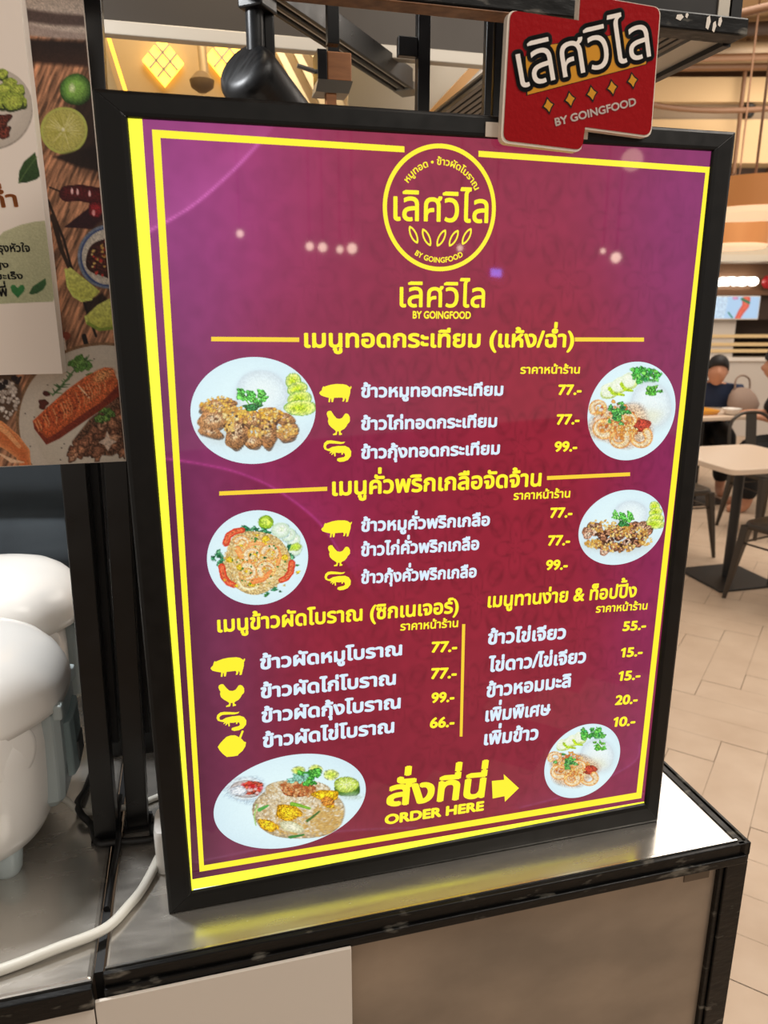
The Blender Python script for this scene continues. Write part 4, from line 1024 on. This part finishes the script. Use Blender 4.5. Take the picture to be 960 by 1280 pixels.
# ---- food photographs on the print (design space: 960 wide)
PLATE = (226,249,254)
G1, G2, DG = (112,204,84), (156,222,104), (60,130,76)
def cilantro(p, cx, cy, k=1):
    p.line([(cx-60*k,cy-10*k),(cx,cy+70*k),(cx+70*k,cy-10*k)], 9*k, (130,200,90))
    for dx, dy, s in ((-70,-30,38),(-45,10,30),(0,-10,44),(20,20,36),(75,-20,40),(95,15,30),(60,40,30),(-80,5,26)):
        p.ell(cx+dx*k, cy+dy*k, s*k*.8, s*k*.75, rng.choice((G1,(100,196,84),(140,220,110))), (84,178,76), wob=.35, tex=.5, edge=.2)
    p.ell(cx+10*k, cy+75*k, 60*k, 26*k, (56,130,70), (60,120,60), wob=.3, tex=.5)
def curled(p, cx, cy, r, a0, sweep, w, cols=((254,240,216),(250,192,118),(234,142,78))):
    pts = [(cx+r*math.cos(R(a0+sweep*i/14)), cy+r*math.sin(R(a0+sweep*i/14))*.92) for i in range(15)]
    p.line(pts, w*1.12, cols[2], w*.45, alpha=.7, soft=3); p.line(pts, w, cols[1], w*.34, tex=.35, c2=(240,160,90), soft=3)
    p.line(pts[:11], w*.7, cols[0], w*.3, tex=.25, alpha=.7, c2=(252,214,160), soft=3)
    for i in range(1, 12, 2):
        x, y = pts[i]; a = R(a0+sweep*i/14); q = w*.42*(1-.5*i/14)
        p.line([(x-q*math.cos(a), y-q*math.sin(a)), (x+q*math.cos(a), y+q*math.sin(a))], 3, (226,150,90), alpha=.4)
def plate(p, w, h): p.a[:] = np.array(PLATE)/255; p.ell(w/2,h/2,w*.62,h*.62,(230,252,255),(212,238,250),edge=.04,tex=.008,wob=0,soft=40)
def rice_mound(p, cx, cy, rx, ry, sh=(206,220,236)):
    p.ell(cx+8,cy+14,rx*1.05,ry*1.04,sh,sh,edge=0,tex=.02,wob=.02,soft=40,alpha=.6); p.ell(cx,cy,rx,ry,(238,252,253),(222,238,246),edge=.06,tex=.05,lv=0,wob=.03,soft=9)
def cucumber(p, l):
    for x, y, a, b, rt in l:
        p.ell(x,y,a*1.1,b*1.1,(130,190,60),(150,200,80),rot=rt,edge=.1,wob=.04); p.ell(x,y,a,b,(200,232,70),(226,246,150),rot=rt,edge=0,wob=.06,tex=.25); p.ell(x-a*.1,y,a*.55,b*.5,(186,222,40),(206,234,90),rot=rt,edge=0,wob=.2,tex=.3)
BR = ((196,146,98),(180,128,82),(206,158,106),(166,114,72)); GO = ((238,188,92),(248,208,116),(222,166,76),(250,226,156),(206,146,70))
def pork(seed):
    p = Pic(960,850,.5,PLATE); rng.seed(seed); plate(p,960,850); rice_mound(p,545,300,185,170)
    cucumber(p, [(770,205,50,52,20),(800,260,66,44,-15),(815,330,80,50,-10),(820,395,104,52,0)])
    p.ell(460,590,380,110,(196,206,204),(214,230,236),edge=0,tex=.03,soft=60,alpha=.7)
    for x, y, a, b, rt in ((240,390,130,60,-5),(210,480,120,70,-12),(190,570,90,34,12),(480,630,70,50,20),(380,570,75,125,28),(590,560,66,120,-4),(700,470,85,44,14),(730,570,80,58,-20),(480,470,70,60,0),(610,440,70,50,10)):
        p.ell(x+6,y+12,a,b,(112,74,48),(96,64,42),rot=rt,tex=.3,alpha=.75); p.ell(x,y,a,b,rng.choice(BR),(182,128,80),rot=rt,tex=.3,edge=.22,lit=.3); p.ell(x-5,y-6,a*.6,b*.6,(222,190,158),(180,130,86),rot=rt,tex=.6,edge=0,alpha=.7,soft=8)
    p.dots(330, [(230,370,120,50,-8),(330,430,60,50,0),(420,450,70,55,0),(580,500,70,90,0),(640,450,110,40,15),(500,570,60,50,0),(720,560,80,50,0),(320,520,40,50,0)], (7,15), GO, seed)
    p.dots(26, [(450,520,280,90,0)], (7,13), ((92,62,44),(120,82,54)), seed+1)
    p.dots(60, [(230,360,110,40,-8),(590,430,120,40,8),(420,430,60,40,0)], (8,14), ((250,206,90),(244,186,64)), seed+2)
    cilantro(p,470,315,1); return p
def pork_small(seed):
    p = Pic(960,850,.4,PLATE); rng.seed(seed); plate(p,960,850); rice_mound(p,560,300,160,140)
    cucumber(p, [(790,215,45,46,20),(800,270,60,40,-15),(800,335,72,46,-10),(790,385,92,44,0)])
    p.ell(440,590,370,110,(190,196,196),(214,230,236),edge=0,tex=.03,soft=60,alpha=.7)
    for k in range(34):
        x = rng.uniform(120,740); y = 330 + rng.uniform(60,300)*(1-((x-430)/420)**2)*.95 + 20
        p.ell(x,y,rng.uniform(38,66),rng.uniform(28,44),rng.choice(((190,134,100),(202,146,108),(172,118,86),(212,170,138))),(140,92,68),rot=rng.uniform(-60,60),tex=.5,edge=.4,lit=.3)
    for x, y in ((225,460),(150,490),(355,555),(310,650),(530,560)): p.ell(x,y,52,36,(226,196,172),(170,112,84),rot=-35,tex=.4,edge=.2)
    p.dots(40, [(440,520,260,80,0)], (9,18), ((64,40,32),(90,56,40)), seed+1)
    p.dots(260, [(280,400,150,60,-5),(430,440,120,70,0),(600,460,120,60,0),(690,540,70,60,0),(420,610,200,50,0),(200,570,80,40,0)], (8,16), GO, seed)
    cilantro(p,480,315,.95); return p
def shrimps(seed, k=.5):
    p = Pic(960,1034,k,PLATE); rng.seed(seed); plate(p,960,1034)
    for x, y, a, b, rt in ((280,320,100,70,-30),(370,270,96,70,-30),(460,230,80,76,-20)):
        p.ell(x,y,a,b,(226,240,170),(206,226,130),rot=rt,edge=.1,wob=.04); p.ell(x-10,y-12,a*.9,b*.85,(244,252,232),(232,246,214),rot=rt,edge=0,tex=.08)
    for pts in (((270,300),(300,345),(400,360)),((380,260),(410,310),(480,320))): p.line(pts, 34, (176,210,40), 22, tex=.3)
    for q in range(46):
        p.ell(rng.uniform(480,730),rng.uniform(110,240)-0*q,rng.uniform(16,34),rng.uniform(14,26),rng.choice((G1,(72,176,66),(130,216,90),(40,140,70))),(60,160,60),wob=.3,tex=.5,rot=rng.uniform(0,180))
    rice_mound(p,650,455,190,215,(196,214,224)); p.ell(640,560,150,100,(228,226,190),(226,236,226),edge=0,tex=.15,lv=0,soft=60,alpha=.6)
    for q in range(20): p.ell(rng.uniform(620,740),rng.uniform(280,380),rng.uniform(14,30),rng.uniform(12,22),rng.choice((G1,(90,180,60),(140,206,80))),(70,160,50),wob=.3,tex=.5)
    p.ell(380,640,280,210,(226,170,110),(222,200,180),edge=.1,tex=.3,wob=.15,soft=20,alpha=.85)
    p.dots(220, [(300,520,180,110,-10),(300,640,150,120,0),(480,620,130,90,0),(400,700,120,80,0)], (9,20), ((240,180,90),(226,146,64),(250,214,150),(206,110,54),(236,160,96)), seed)
    p.ell(570,640,80,60,(196,70,50),(170,60,40),tex=.4)
    for a in ((170,480,60,150,250,60),(215,665,75,60,260,70),(360,760,72,-20,250,72),(555,750,78,-40,250,76),(450,590,56,200,250,54)): curled(p, a[0],a[1],a[2],a[3],a[4],a[5])
    p.dots(70, [(330,600,150,80,0),(430,680,100,60,0)], (8,15), ((250,200,110),(236,160,70),(250,226,170)), seed+4)
    for q in range(26): p.ell(rng.gauss(345,50),rng.gauss(540,40),rng.uniform(16,32),rng.uniform(12,24),rng.choice((G1,(70,160,76),(120,196,110),(40,110,66))),(60,140,60),wob=.3,tex=.5)
    return p
def fried_shrimp(seed):
    p = Pic(960,861,.5,PLATE); rng.seed(seed); plate(p,960,861)
    for x, y, a in ((775,370,66),(768,290,62),(725,250,66),(668,215,74)): p.ell(x+4,y+6,a*1.02,a*.9,(176,206,206),(190,214,214),edge=0); p.ell(x,y,a,a*.86,(240,252,240),(206,232,200),edge=.04,wob=.02,tex=.06); p.ell(x+8,y-8,a*.5,a*.42,(226,244,206),(236,250,236),edge=0)
    p.ell(785,355,58,34,(186,222,60),(216,238,150),tex=.2,rot=-14)
    p.ell(545,150,64,58,(196,232,70),(150,200,40),tex=.15,wob=.03); p.ell(545,145,48,42,(206,238,100),(186,226,60),tex=.25)
    for x, y, a, b in ((425,230,70,40),(190,450,70,60),(205,490,46,30),(560,700,90,50),(520,230,60,30),(730,420,40,60)):
        for q in range(14): p.ell(rng.gauss(x,a*.45),rng.gauss(y,b*.45),rng.uniform(14,28),rng.uniform(10,20),rng.choice(((40,120,80),(70,160,110),(30,96,60),(120,190,140))),(40,110,70),wob=.35,tex=.5,rot=rng.uniform(0,180))
    p.ell(470,480,285,255,(236,208,146),(230,200,136),wob=.08,tex=.25,edge=.15)
    p.dots(700, [(470,480,275,245,0)], (6,12), ((242,218,156),(250,234,190),(226,188,116),(236,204,130),(212,166,96)), seed, .2)
    for pts in (((215,320),(235,260),(290,225),(350,215)),((180,520),(195,600),(235,650),(280,670)),((760,490),(750,560),(715,610),(670,630))): p.line(pts, 60, (232,84,52), 46, c2=(206,58,40)); p.line(pts, 30, (228,110,70), 22, tex=.3)
    for q in range(40): p.ell(rng.gauss(470,150),rng.gauss(480,130),rng.uniform(9,18),rng.uniform(7,14),rng.choice(((60,130,60),(40,100,60),(250,206,50),(246,190,40))),wob=.3,tex=.3)
    for x, y in ((545,285),(245,460),(700,440),(330,520),(430,660)): p.ell(x,y,30,26,(250,214,60),(236,186,40),tex=.25)
    p.line(smooth([(320,640,0),(350,690,0),(410,705,0),(470,690,0)],4) and [(320,640),(350,690),(410,705),(470,690)], 16, (246,236,190))
    p.line([(310,370),(340,430),(400,470),(440,480)], 50, (250,180,104), 30, c2=(232,130,70)); p.line([(380,340),(450,320),(520,330)], 40, (250,190,120), 26, c2=(234,140,80)); p.line([(640,370),(660,430),(640,500)], 44, (250,180,104), 30, c2=(230,130,70)); p.line([(440,640),(520,620),(590,560)], 44, (246,160,90), 40, c2=(226,116,64))
    for a in ((345,320,48,200,230,46),(430,425,54,150,300,56),(580,405,58,190,280,58),(390,560,60,250,280,60),(550,545,60,140,280,60)): curled(p,*a)
    p.dots(60, [(470,480,260,230,0)], (5,10), ((60,140,60),(250,226,150),(246,200,70)), seed+3); return p
def fried_rice(seed):
    p = Pic(960,609,.65,PLATE); rng.seed(seed); plate(p,960,609)
    p.ell(225,245,125,84,(190,214,226),(206,228,240),edge=.0,soft=12); p.ell(222,235,112,68,(232,246,250),(222,238,246),edge=.08,wob=.01); p.ell(225,238,96,52,(216,210,206),(200,190,186),edge=.2,wob=.02); p.ell(255,230,66,40,(206,96,70),(180,70,50),tex=.5); p.dots(26, [(245,235,70,34,0)], (8,15), ((226,70,60),(240,120,130),(206,40,40),(240,210,206)), 5); p.ell(180,248,48,30,(230,238,244),(214,222,232),tex=.2)
    for x, y, a, b in ((530,130,40,26),(630,125,42,30),(720,155,46,32)): p.ell(x,y,a,b,(206,232,80),(236,248,190),tex=.25,wob=.04)
    p.ell(815,235,76,48,(96,146,50),(70,120,40),tex=.2); p.ell(810,212,74,46,(214,234,120),(186,214,80),tex=.2,wob=.03)
    for q in range(8): a = q*math.pi/4; p.line([(810,212),(810+60*math.cos(a),212+36*math.sin(a))], 4, (236,246,190), 3)
    p.ell(850,285,70,18,(186,206,190),(206,226,226),edge=0,soft=20,alpha=.7)
    p.ell(530,365,272,168,(222,206,174),(204,182,142),wob=.05,tex=.15,edge=.2); p.ell(520,250,190,70,(206,196,170),(196,176,140),wob=.06,tex=.2,edge=.1)
    p.dots(1500, [(530,365,262,158,0),(520,250,180,64,0)], (5,9), ((240,230,204),(226,208,168),(246,240,220),(212,186,138),(200,168,118),(232,216,178)), seed, .15)
    p.dots(500, [(560,440,210,80,0),(700,400,90,80,0)], (5,9), ((216,178,104),(202,160,88),(226,194,128)), seed+1, .15)
    p.ell(525,240,100,42,(190,110,60),(170,90,50),tex=.4); p.dots(110, [(525,240,100,42,8)], (8,13), ((206,130,70),(186,100,54),(226,160,100),(236,186,130)), seed+2)
    for x, y, a, b, rt in ((470,375,78,46,8),(350,450,62,32,24),(690,275,76,34,4),(705,325,40,22,30)): p.ell(x,y,a,b,(250,204,40),(226,160,20),rot=rt,tex=.35,wob=.15)
    p.ell(700,310,40,26,(226,150,60),(206,120,40),tex=.4)
    p.ell(490,460,74,30,(236,234,206),(206,206,160),rot=16,wob=.05,edge=.1)
    p.line([(490,325),(540,335),(595,352)], 22, (140,196,60), 14, c2=(96,160,40)); p.line([(580,425),(620,395),(650,370)], 16, (70,110,50), 10); p.line([(300,360),(350,335)], 22, (90,170,80), 12); p.line([(480,520),(560,505)], 18, (60,130,60), 10); p.line([(285,330),(270,400),(280,450)], 8, (170,210,120))
    for q in range(24): p.ell(rng.gauss(595,26),rng.gauss(170,28),rng.uniform(14,26),rng.uniform(10,18),rng.choice((G1,(60,160,60),(110,200,80))),(50,140,50),wob=.3,tex=.4)
    for q in range(12): p.ell(rng.gauss(510,26),rng.gauss(180,14),rng.uniform(14,24),rng.uniform(10,16),(160,216,200),(120,190,160),wob=.3,tex=.3)
    return p
DISH = {'pork':(pork,(487,412,441,377,-6),960,847,'photo of fried pork slices with rice and lettuce'),
        'shrimp':(shrimps,(473,507,406,455,-60),960,1034,'photo of garlic shrimps with a rice mound'),
        'friedrice_shrimp':(fried_shrimp,(476,442,418,391,-10),960,861,'photo of shrimp fried rice with tomato wedges'),
        'pork_small':(pork_small,(472,415,412,360,-70),960,845,'photo of fried pork bits with rice and lettuce'),
        'friedrice':(fried_rice,(478,310,445,278,-70),960,609,'photo of fried rice with a sauce bowl and lime'),
        'shrimp_small':(shrimps,(480,464,433,424,-120),960,914,'smaller photo of garlic shrimps with rice')}
for i, (k, (fn, (ex, ey, hw, hh, sk), w_, h_, lab)) in enumerate(DISH.items()):
    p = fn(11+i); Hm = proj_map([(0,0),(w_,0),(w_,h_),(0,h_)], P2(PICS[k]))
    nr, nt_ = 74, 230
    rr = np.linspace(1, .004, nr); th = np.linspace(0, 2*np.pi, nt_, endpoint=False); Rr, Th = np.meshgrid(rr, th, indexing='ij')
    b_ = sk/hw; c_ = math.sqrt(hh*hh - b_*b_*hw*hw/1.0) if hh > abs(sk) else hh
    X = ex + Rr*hw*np.cos(Th); Y = ey + Rr*(sk*np.cos(Th) + math.sqrt(max(hh*hh-sk*sk,1))*np.sin(Th))
    px_, pz_ = pmap(Hm, X, Y)
    sy_ = p.H/p.k/h_
    xyz = np.stack([px_, np.full(px_.shape, -.0006), pz_], -1)
    o = grid_mesh('dish_photo', xyz, nt_, nr, p.sample(X, Y*sy_), GLOW, panel, closed=True); o['label'] = lab

# ------------------------------------------------------------------ red shop badge on the frame
def rounded(pts, radii, n=7):
    out = []; m = len(pts)
    for i, (p, r) in enumerate(zip(pts, radii)):
        p = Vector(p); a = (Vector(pts[i-1])-p).normalized(); b = (Vector(pts[(i+1)%m])-p).normalized()
        if r <= 0: out.append((p.x,p.y)); continue
        for k in range(n+1):
            f = k/n; q = (p+a*r)*(1-f)**2 + p*2*f*(1-f) + (p+b*r)*f*f; out.append((q.x,q.y))
    return out
bd = [(x*mm, z*mm) for x, z in BADGE]
radii = [.008,0,.002,.008,.009,0,.008,.008]
t = thing('shop_badge', 'red stepped shop badge with white lettering stuck on the top edge of the sign frame', 'badge', (.45,-.008,1.72))
part(MB().prism_y(rounded(bd, radii), -.0125, -.0042), 'foam_core', mat('white_foam_core', rgb(226,214,200), .6), t)
cxb = sum(p[0] for p in bd)/8; czb = sum(p[1] for p in bd)/8
face = [(cxb+(x-cxb)*.978+.0006, czb+(z-czb)*.978+.0008) for x, z in rounded(bd, radii)]
part(MB().prism_y(face, -.0131, -.0125), 'red_face', mat('red_embossed_vinyl', rgb(152,6,15), .30, bump=(170,.3), spec=.14), t)
BK = mat('black_vinyl', rgb(12,11,10), .5, spec=.2); WV = mat('white_vinyl', rgb(238,230,222), .5, spec=.2); YV = mat('amber_vinyl', rgb(206,142,28), .5, spec=.2)
yb = [(x*mm, z*mm) for x, z in BADGE_YEL]
def grown(pl, g):
    c = Vector((sum(p[0] for p in pl)/len(pl), sum(p[1] for p in pl)/len(pl))); r = []
    for p in pl:
        d = Vector(p)-c; r.append(tuple(c + d*(1+g/d.length)))
    return r
part(MB().flat_y(grown(yb,.0014), -.0133), 'amber_patch_outline', BK, t, recalc=False)
part(MB().flat_y(yb, -.0134), 'amber_patch', YV, t, recalc=False)
q0, q1 = [tuple(v*mm for v in p) for p in BADGE_TXT]
def inset(a, b, d): a, b = Vector(a), Vector(b); u = (b-a).normalized(); return tuple(a-u*d), tuple(b+u*d)
mb = MB(); e0, e1 = inset(q0, q1, .0045); nrm = (Vector(q1)-Vector(q0)).normalized(); nv_ = Vector((-nrm.y, nrm.x))
vs, fs = layout('เลิศวิไล'); 
def letters(weight, y, name, m, n):
    v0, f0 = layout('เลิศวิไล'); xa = min(p[0] for p in v0); xb = max(p[0] for p in v0)
    V_, F_ = bold(v0, f0, weight, n); k = (Vector(q1)-Vector(q0)).length/(xb-xa); o_ = []
    for x, z in V_:
        c = Vector(q0) + nrm*((x-xa)*k) + nv_*(z*k*.99); o_.append((c.x, y, c.y))
    part(MB().add(o_, F_), name, m, t, recalc=False)
letters(.078, -.0136, 'lettering_outline', BK, 18); letters(.0, -.0138, 'lettering', WV, 6)
for x, z in BADGE_DIA:
    for r, y, nm, m in ((.0082,-.0135,'diamond_outline',BK),(.0058,-.0137,'diamond',YV)):
        pts = []
        for k in range(8):
            a = math.pi/4*k + R(14); q = r*(1 if k % 2 == 0 else .56)*(.86 if k in (0,4) else 1); pts.append((x*mm+q*math.cos(a), z*mm+q*math.sin(a)))
        part(MB().flat_y(pts, y), nm, m, t, recalc=False)
mb = MB(); lettering(mb, 'BY GOINGFOOD', *[tuple(v*mm for v in p) for p in BADGE_BY], .0072, -.0136, .03); part(mb, 'byline', WV, t, recalc=False)
for x0, x1, z0, z1 in ((.3590,.3745,1.7135,1.7265),(.4600,.4690,1.7165,1.7245)):
    part(MB().box(x0,x1,-.0045,-.0036,z0,z1), 'foam_tape', mat('white_foam_tape', rgb(214,202,188), .7), t)

# ------------------------------------------------------------------ posters on the left posts
PRINT = print_mat('matte_print', 0, .5, .3)
rng.seed(5)
p = Pic(160,590,3,(108,80,62))
g = NZ[1]; yy, xx = np.mgrid[0:p.H,0:p.W]; ga = (xx + .42*yy)
grain = NZ[0][(ga*1.4).astype(int) % 512, (yy*.06).astype(int) % 512]; gr2 = NZ[2][(ga*.8).astype(int) % 512, (yy*.10).astype(int) % 512]
gs = (np.roll(grain,1,1)+grain+np.roll(grain,-1,1))/3
p.a *= (.55 + .55*gs + .75*(gr2-.5) + .2)[..., None]; p.a *= np.array((1.40,1.34,1.30)); p.a = np.clip(p.a, 0, 1)
p.ell(60,0,130,46,(196,180,168),(184,168,158),edge=0,wob=.03,soft=10)
p.line([(26,18),(70,24),(105,26)], 16, (86,70,66), 14, soft=14); p.line([(30,36),(70,43),(105,46)], 13, (164,146,138), 8, soft=12)
p.poly([(30,48),(108,52),(112,84),(38,78)], (34,24,22), (60,38,30), soft=18)
p.ell(118,160,34,50,(30,20,18),(40,26,22),edge=0,soft=60,alpha=.9)
p.ell(95,112,20,20,(140,186,84),(62,104,44),edge=.4,wob=.03,lit=.5,soft=2); p.ell(90,110,5,7,(206,220,170),(140,180,90),edge=0,soft=6)
p.ell(80,163,29.5,29.5,(206,206,128),(190,196,96),edge=.1,wob=.01,tex=.04); p.ell(80,163,26.5,26.5,(180,172,88),(186,180,96),edge=.1,wob=.01,tex=.3,lv=0)
for k in range(60):
    a = k*.105*2; r0, r1 = rng.uniform(3,10), rng.uniform(16,25); p.line([(80+r0*math.cos(a),163+r0*math.sin(a)),(80+r1*math.cos(a),163+r1*math.sin(a))], 1.6, rng.choice(((206,200,130),(160,156,70),(214,208,150))), .8, alpha=.6)
p.ell(79,162,2.5,2.5,(226,222,190),(206,200,150),edge=0)
p.poly([(66,196),(128,180),(132,216),(96,208)], (30,20,18), soft=12, alpha=.9)
p.line([(62,234),(72,238),(82,243)], 2, (46,32,26)); p.line([(84,242),(100,241),(122,245),(140,247)], 20, (84,22,26), 22, tex=.3, c2=(50,14,18))
for x, y in ((97,240),(90,239),(112,242)): p.ell(x,y,1.6,4,(230,180,180),edge=0)
p.poly([(80,284),(118,254),(140,250),(140,288)], (46,20,26), tex=.2); p.ell(120,262,10,10,(150,34,42),(90,20,28),tex=.3); p.ell(117,266,2,4,(226,150,150),edge=0)
p.ell(137,322,41,43,(96,76,60),edge=0,alpha=.7,soft=14); p.ell(136,321,39,40,(150,160,176),(120,130,150),edge=.1,wob=.01); p.ell(136,321,36,37,(58,74,120),edge=0,wob=.01); p.ell(136.5,321,34,35,(190,178,166),(206,196,182),edge=.1,wob=.01); p.ell(138,323,29,27,(78,34,28),(56,26,24),edge=.2,tex=.4)
p.dots(60, [(138,325,26,24,0)], (1.5,3), ((214,176,100),(226,196,130),(140,40,34),(190,60,50),(196,150,80)), 3)
p.line([(60,250),(80,300),(88,330),(120,420)], 3, (36,24,20), 3)
p.line([(66,270),(76,310),(86,334)], 7, (50,34,26), 4)
p.poly([(104,380),(128,366),(134,374),(110,398)], (30,20,18), soft=8, alpha=.85)
for wedge, rim in (([(82,337),(88,334),(104,347),(125,364),(122,368),(114,374),(102,376),(92,370),(85,358)],[(82,337),(85,358),(92,370),(102,376),(114,374)]), ([(107,395),(122,381),(143,370),(150,380),(150,402),(138,411),(120,410),(108,402)],[(107,396),(109,404),(122,411),(138,411),(150,404)])):
    p.poly(wedge, (206,208,112), (184,186,84), tex=.12, lv=2); p.line(rim, 3, (206,214,110)); 
p.line([(110,404),(124,412),(142,410)], 4, (130,150,60)); p.line([(105,420),(116,460)], 6, (24,16,14), 5)
p.line([(74,420),(83,420)], 10, (130,60,44)); p.line([(79,424),(81,436)], 4, (206,190,176))
p.ell(128,527,108,99,(150,116,84),(140,104,74),edge=.1,wob=.004); p.ell(129,528,105.5,96.5,(206,194,178),(214,202,188),edge=.05,wob=.004,tex=.03); p.ell(130,530,88,80,(214,204,190),(206,194,178),edge=.03,wob=.004,tex=.03,soft=10)
for k in range(40): p.ell(rng.uniform(30,150),rng.uniform(445,580),.9,.8,(70,60,52),edge=0)
p.ell(58,492,5,3,(74,26,20),rot=20); p.ell(54,505,6,6,(86,34,24),wob=.3)
p.line([(66,494),(84,474),(98,456),(108,448)], 2, (86,110,70))
for k in range(44):
    f = rng.random(); x, y = 66+42*f, 494-44*f; a = R(rng.uniform(-150,30)); ln = rng.uniform(5,10)
    p.line([(x,y),(x+ln*math.cos(a),y+ln*math.sin(a)*.8)], 1.8, rng.choice(((70,104,60),(96,130,80),(56,88,50))), .8)
for k in range(16): p.ell(rng.gauss(103,6),rng.gauss(458,6),rng.uniform(3,6),rng.uniform(2.5,5),rng.choice(((86,130,60),(110,150,76),(66,104,50))),wob=.3,tex=.3)
p.poly([(90,552),(112,524),(150,494),(156,520),(158,560),(140,570),(96,566)], (96,66,50), tex=.6, soft=6)
for k in range(46):
    x = rng.uniform(90,158); y = 568-(x-88)*.95*rng.random()**.9 + rng.uniform(-4,4)
    if y < 505 + (150-x)*.5: y += 12
    p.ell(x,min(y,570),rng.uniform(5,10),rng.uniform(4,7),rng.choice(((186,130,98),(160,108,82),(136,88,66),(206,158,126))),(112,70,52),rot=rng.uniform(0,180),tex=.3,edge=.4,lit=.3,wob=.3)
for x, y in ((128,512),(133,522),(124,524),(138,517)): p.ell(x,y,6,5,(110,146,70),(70,104,50),wob=.3,tex=.5)
p.poly([(41,526),(50,520),(76,530),(110,500),(149,474),(151,494),(127,512),(75,548),(58,556),(43,536)], (126,48,30), tex=.2)
p.poly([(41,526),(58,510),(83,488),(106,471),(131,459),(141,461),(149,480),(127,502),(100,520),(71,541),(59,548),(48,538)], (206,104,58), (186,84,44), tex=.3, grad=(-.5,1))
for k in range(30):
    f = k/29; x, y = 46+92*f, 531-62*f; p.line([(x-2,y-4-3*f),(x+3,y+6),(x+2,y+14*(.6+.5*math.sin(f*3)))], 1.5, rng.choice(((232,160,104),(240,180,124),(166,66,36))), 1, alpha=.7)
p.line([(98,482),(111,497)], 2, (240,200,160)); p.ell(128,470,16,8,(226,150,96),(206,110,64),rot=-28,tex=.4,edge=0,soft=12)
for k in range(30): f = rng.random(); p.ell(46+94*f,532-60*f+rng.uniform(-8,10),1.2,1,(110,40,24),edge=0)
p.poly([(134,538),(138,549),(146,552),(139,556),(135,564),(130,556),(123,553),(131,548)], (214,190,172))
p.ell(4,492,22,36,(90,66,50),edge=0,soft=10); p.dots(120, [(6,500,18,24,0),(2,488,18,14,0)], (1.6,3), ((226,214,204),(206,192,182),(240,230,222),(176,160,150)), 8); p.dots(12, [(14,474,14,5,0),(2,482,4,4,0)], (2.5,4), ((36,26,30),(50,36,38)), 9)
p.line([(-4,540),(14,552),(28,566),(32,582)], 30, (206,110,60), 14, c2=(230,150,96)); p.line([(-4,530),(10,542),(24,558)], 8, (236,164,110), 5)
for k in range(9): p.line([(-2+2*k,566+k),(14+2*k,578)], 1.6, (240,196,160))
p.blurred(2)
Hq = proj_map(P2([(x,y-ZC*1000) for x, y in FOODPOSTER]), [(0,0),(160,0),(160,590),(0,590)])
t = thing('food_poster', 'wood-toned food photo poster with salmon plate and limes on the left posts', 'poster', (-.12,.125,1.386))
s0, s1, z0, z1 = -.20, -.0118, 1.3868, 2.02
uu = np.linspace(s0, s1, 250); vv = np.linspace(z1, z0, 640); U, V = np.meshgrid(uu, vv); px_, py_ = pmap(Hq, U, V)
part(MB().box(s0,s1+.0008,.1203,.1225,z0-.0008,z1), 'backing_board', mat('pale_poster_board', rgb(210,198,186), .6), t)
grid_mesh('photo_print', np.stack([U, np.full(U.shape,.120), V], -1), 250, 640, p.sample(px_, py_), PRINT, t)

q = Pic(100,480,3,(240,227,216))
q.ell(-10,136,51,51,(150,138,128),edge=0,wob=.0,soft=5); q.ell(-10,135,50,50,(206,194,182),(196,184,172),edge=.03,wob=0,tex=.02); q.ell(-12,133,40,40,(210,198,186),(204,192,180),edge=.02,wob=0,tex=.02,soft=14)
for x, y, a in ((2,92,8),(12,104,9),(4,112,10),(22,112,9),(26,128,8),(6,126,12),(16,126,14)): q.ell(x,y+3,a,a*.8,(50,60,30),edge=0); q.ell(x,y,a,a*.78,(176,186,80),(140,160,60),tex=.25,edge=.1)
q.ell(0,152,12,10,(96,46,34),(70,30,24),tex=.5,wob=.3); q.ell(4,166,9,8,(110,50,38),(80,36,28),tex=.5,wob=.3)
q.poly([(23,229),(24,214),(30,202),(44,190),(50,220),(46,224),(34,228)], (56,82,40), (40,64,32), tex=.15); q.line([(24,228),(34,212),(46,196)], 1, (96,120,70))
q.poly([(-5,300),(4,290),(26,281),(44,277),(56,276),(64,320),(68,372),(66,377),(-5,380)], (186,184,148), (176,178,142), tex=.06, soft=2)
q.poly([(13,359),(15,356),(18,356),(22,360),(26,356),(29,356),(31,360),(30,364),(22.5,372.5),(15,365)], (52,124,62), (40,104,54), tex=.08)
q.poly([(36,367),(41,358),(50,352),(57,347.5),(58,355),(54,362),(46,367),(40,368)], (54,96,52), (44,80,44), tex=.12)
q.blurred(1)
Hs = proj_map(P2([(x,y-ZC*1000) for x, y in SHEET]), [(0,0),(90,0),(90,470),(0,470)])
t = thing('menu_board', 'pale board with green text box and leaf motifs in front of the food poster', 'poster', (-.13,.10,1.4865))
s0, s1, z0, z1 = -.21, -.0625, 1.4866, 2.0
part(MB().box(s0,s1,.0903,.1195,z0,z1), 'foam_block', mat('white_block_edge', rgb(224,214,204), .55), t, bevel=.0008)
uu = np.linspace(s0, s1-.0003, 190); vv = np.linspace(z1, z0+.0003, 560); U, V = np.meshgrid(uu, vv); px_, py_ = pmap(Hs, U, V)
face_ = grid_mesh('printed_face', np.stack([U, np.full(U.shape,.0900), V], -1), 190, 560, q.sample(px_, py_), PRINT, t)
INK = mat('black_ink', rgb(24,26,22), .6); INKB = mat('brown_ink', rgb(176,100,42), .6)
for s, x0, z0, x1, z1, h in LEFTTXT:
    mb = MB(); lettering(mb, s, (x0*mm,z0*mm), (x1*mm,z1*mm), h*mm, .0897, .03)
    part(mb, 'printed_line', INKB if s == 'ค่ำ' else INK, face_, recalc=False)
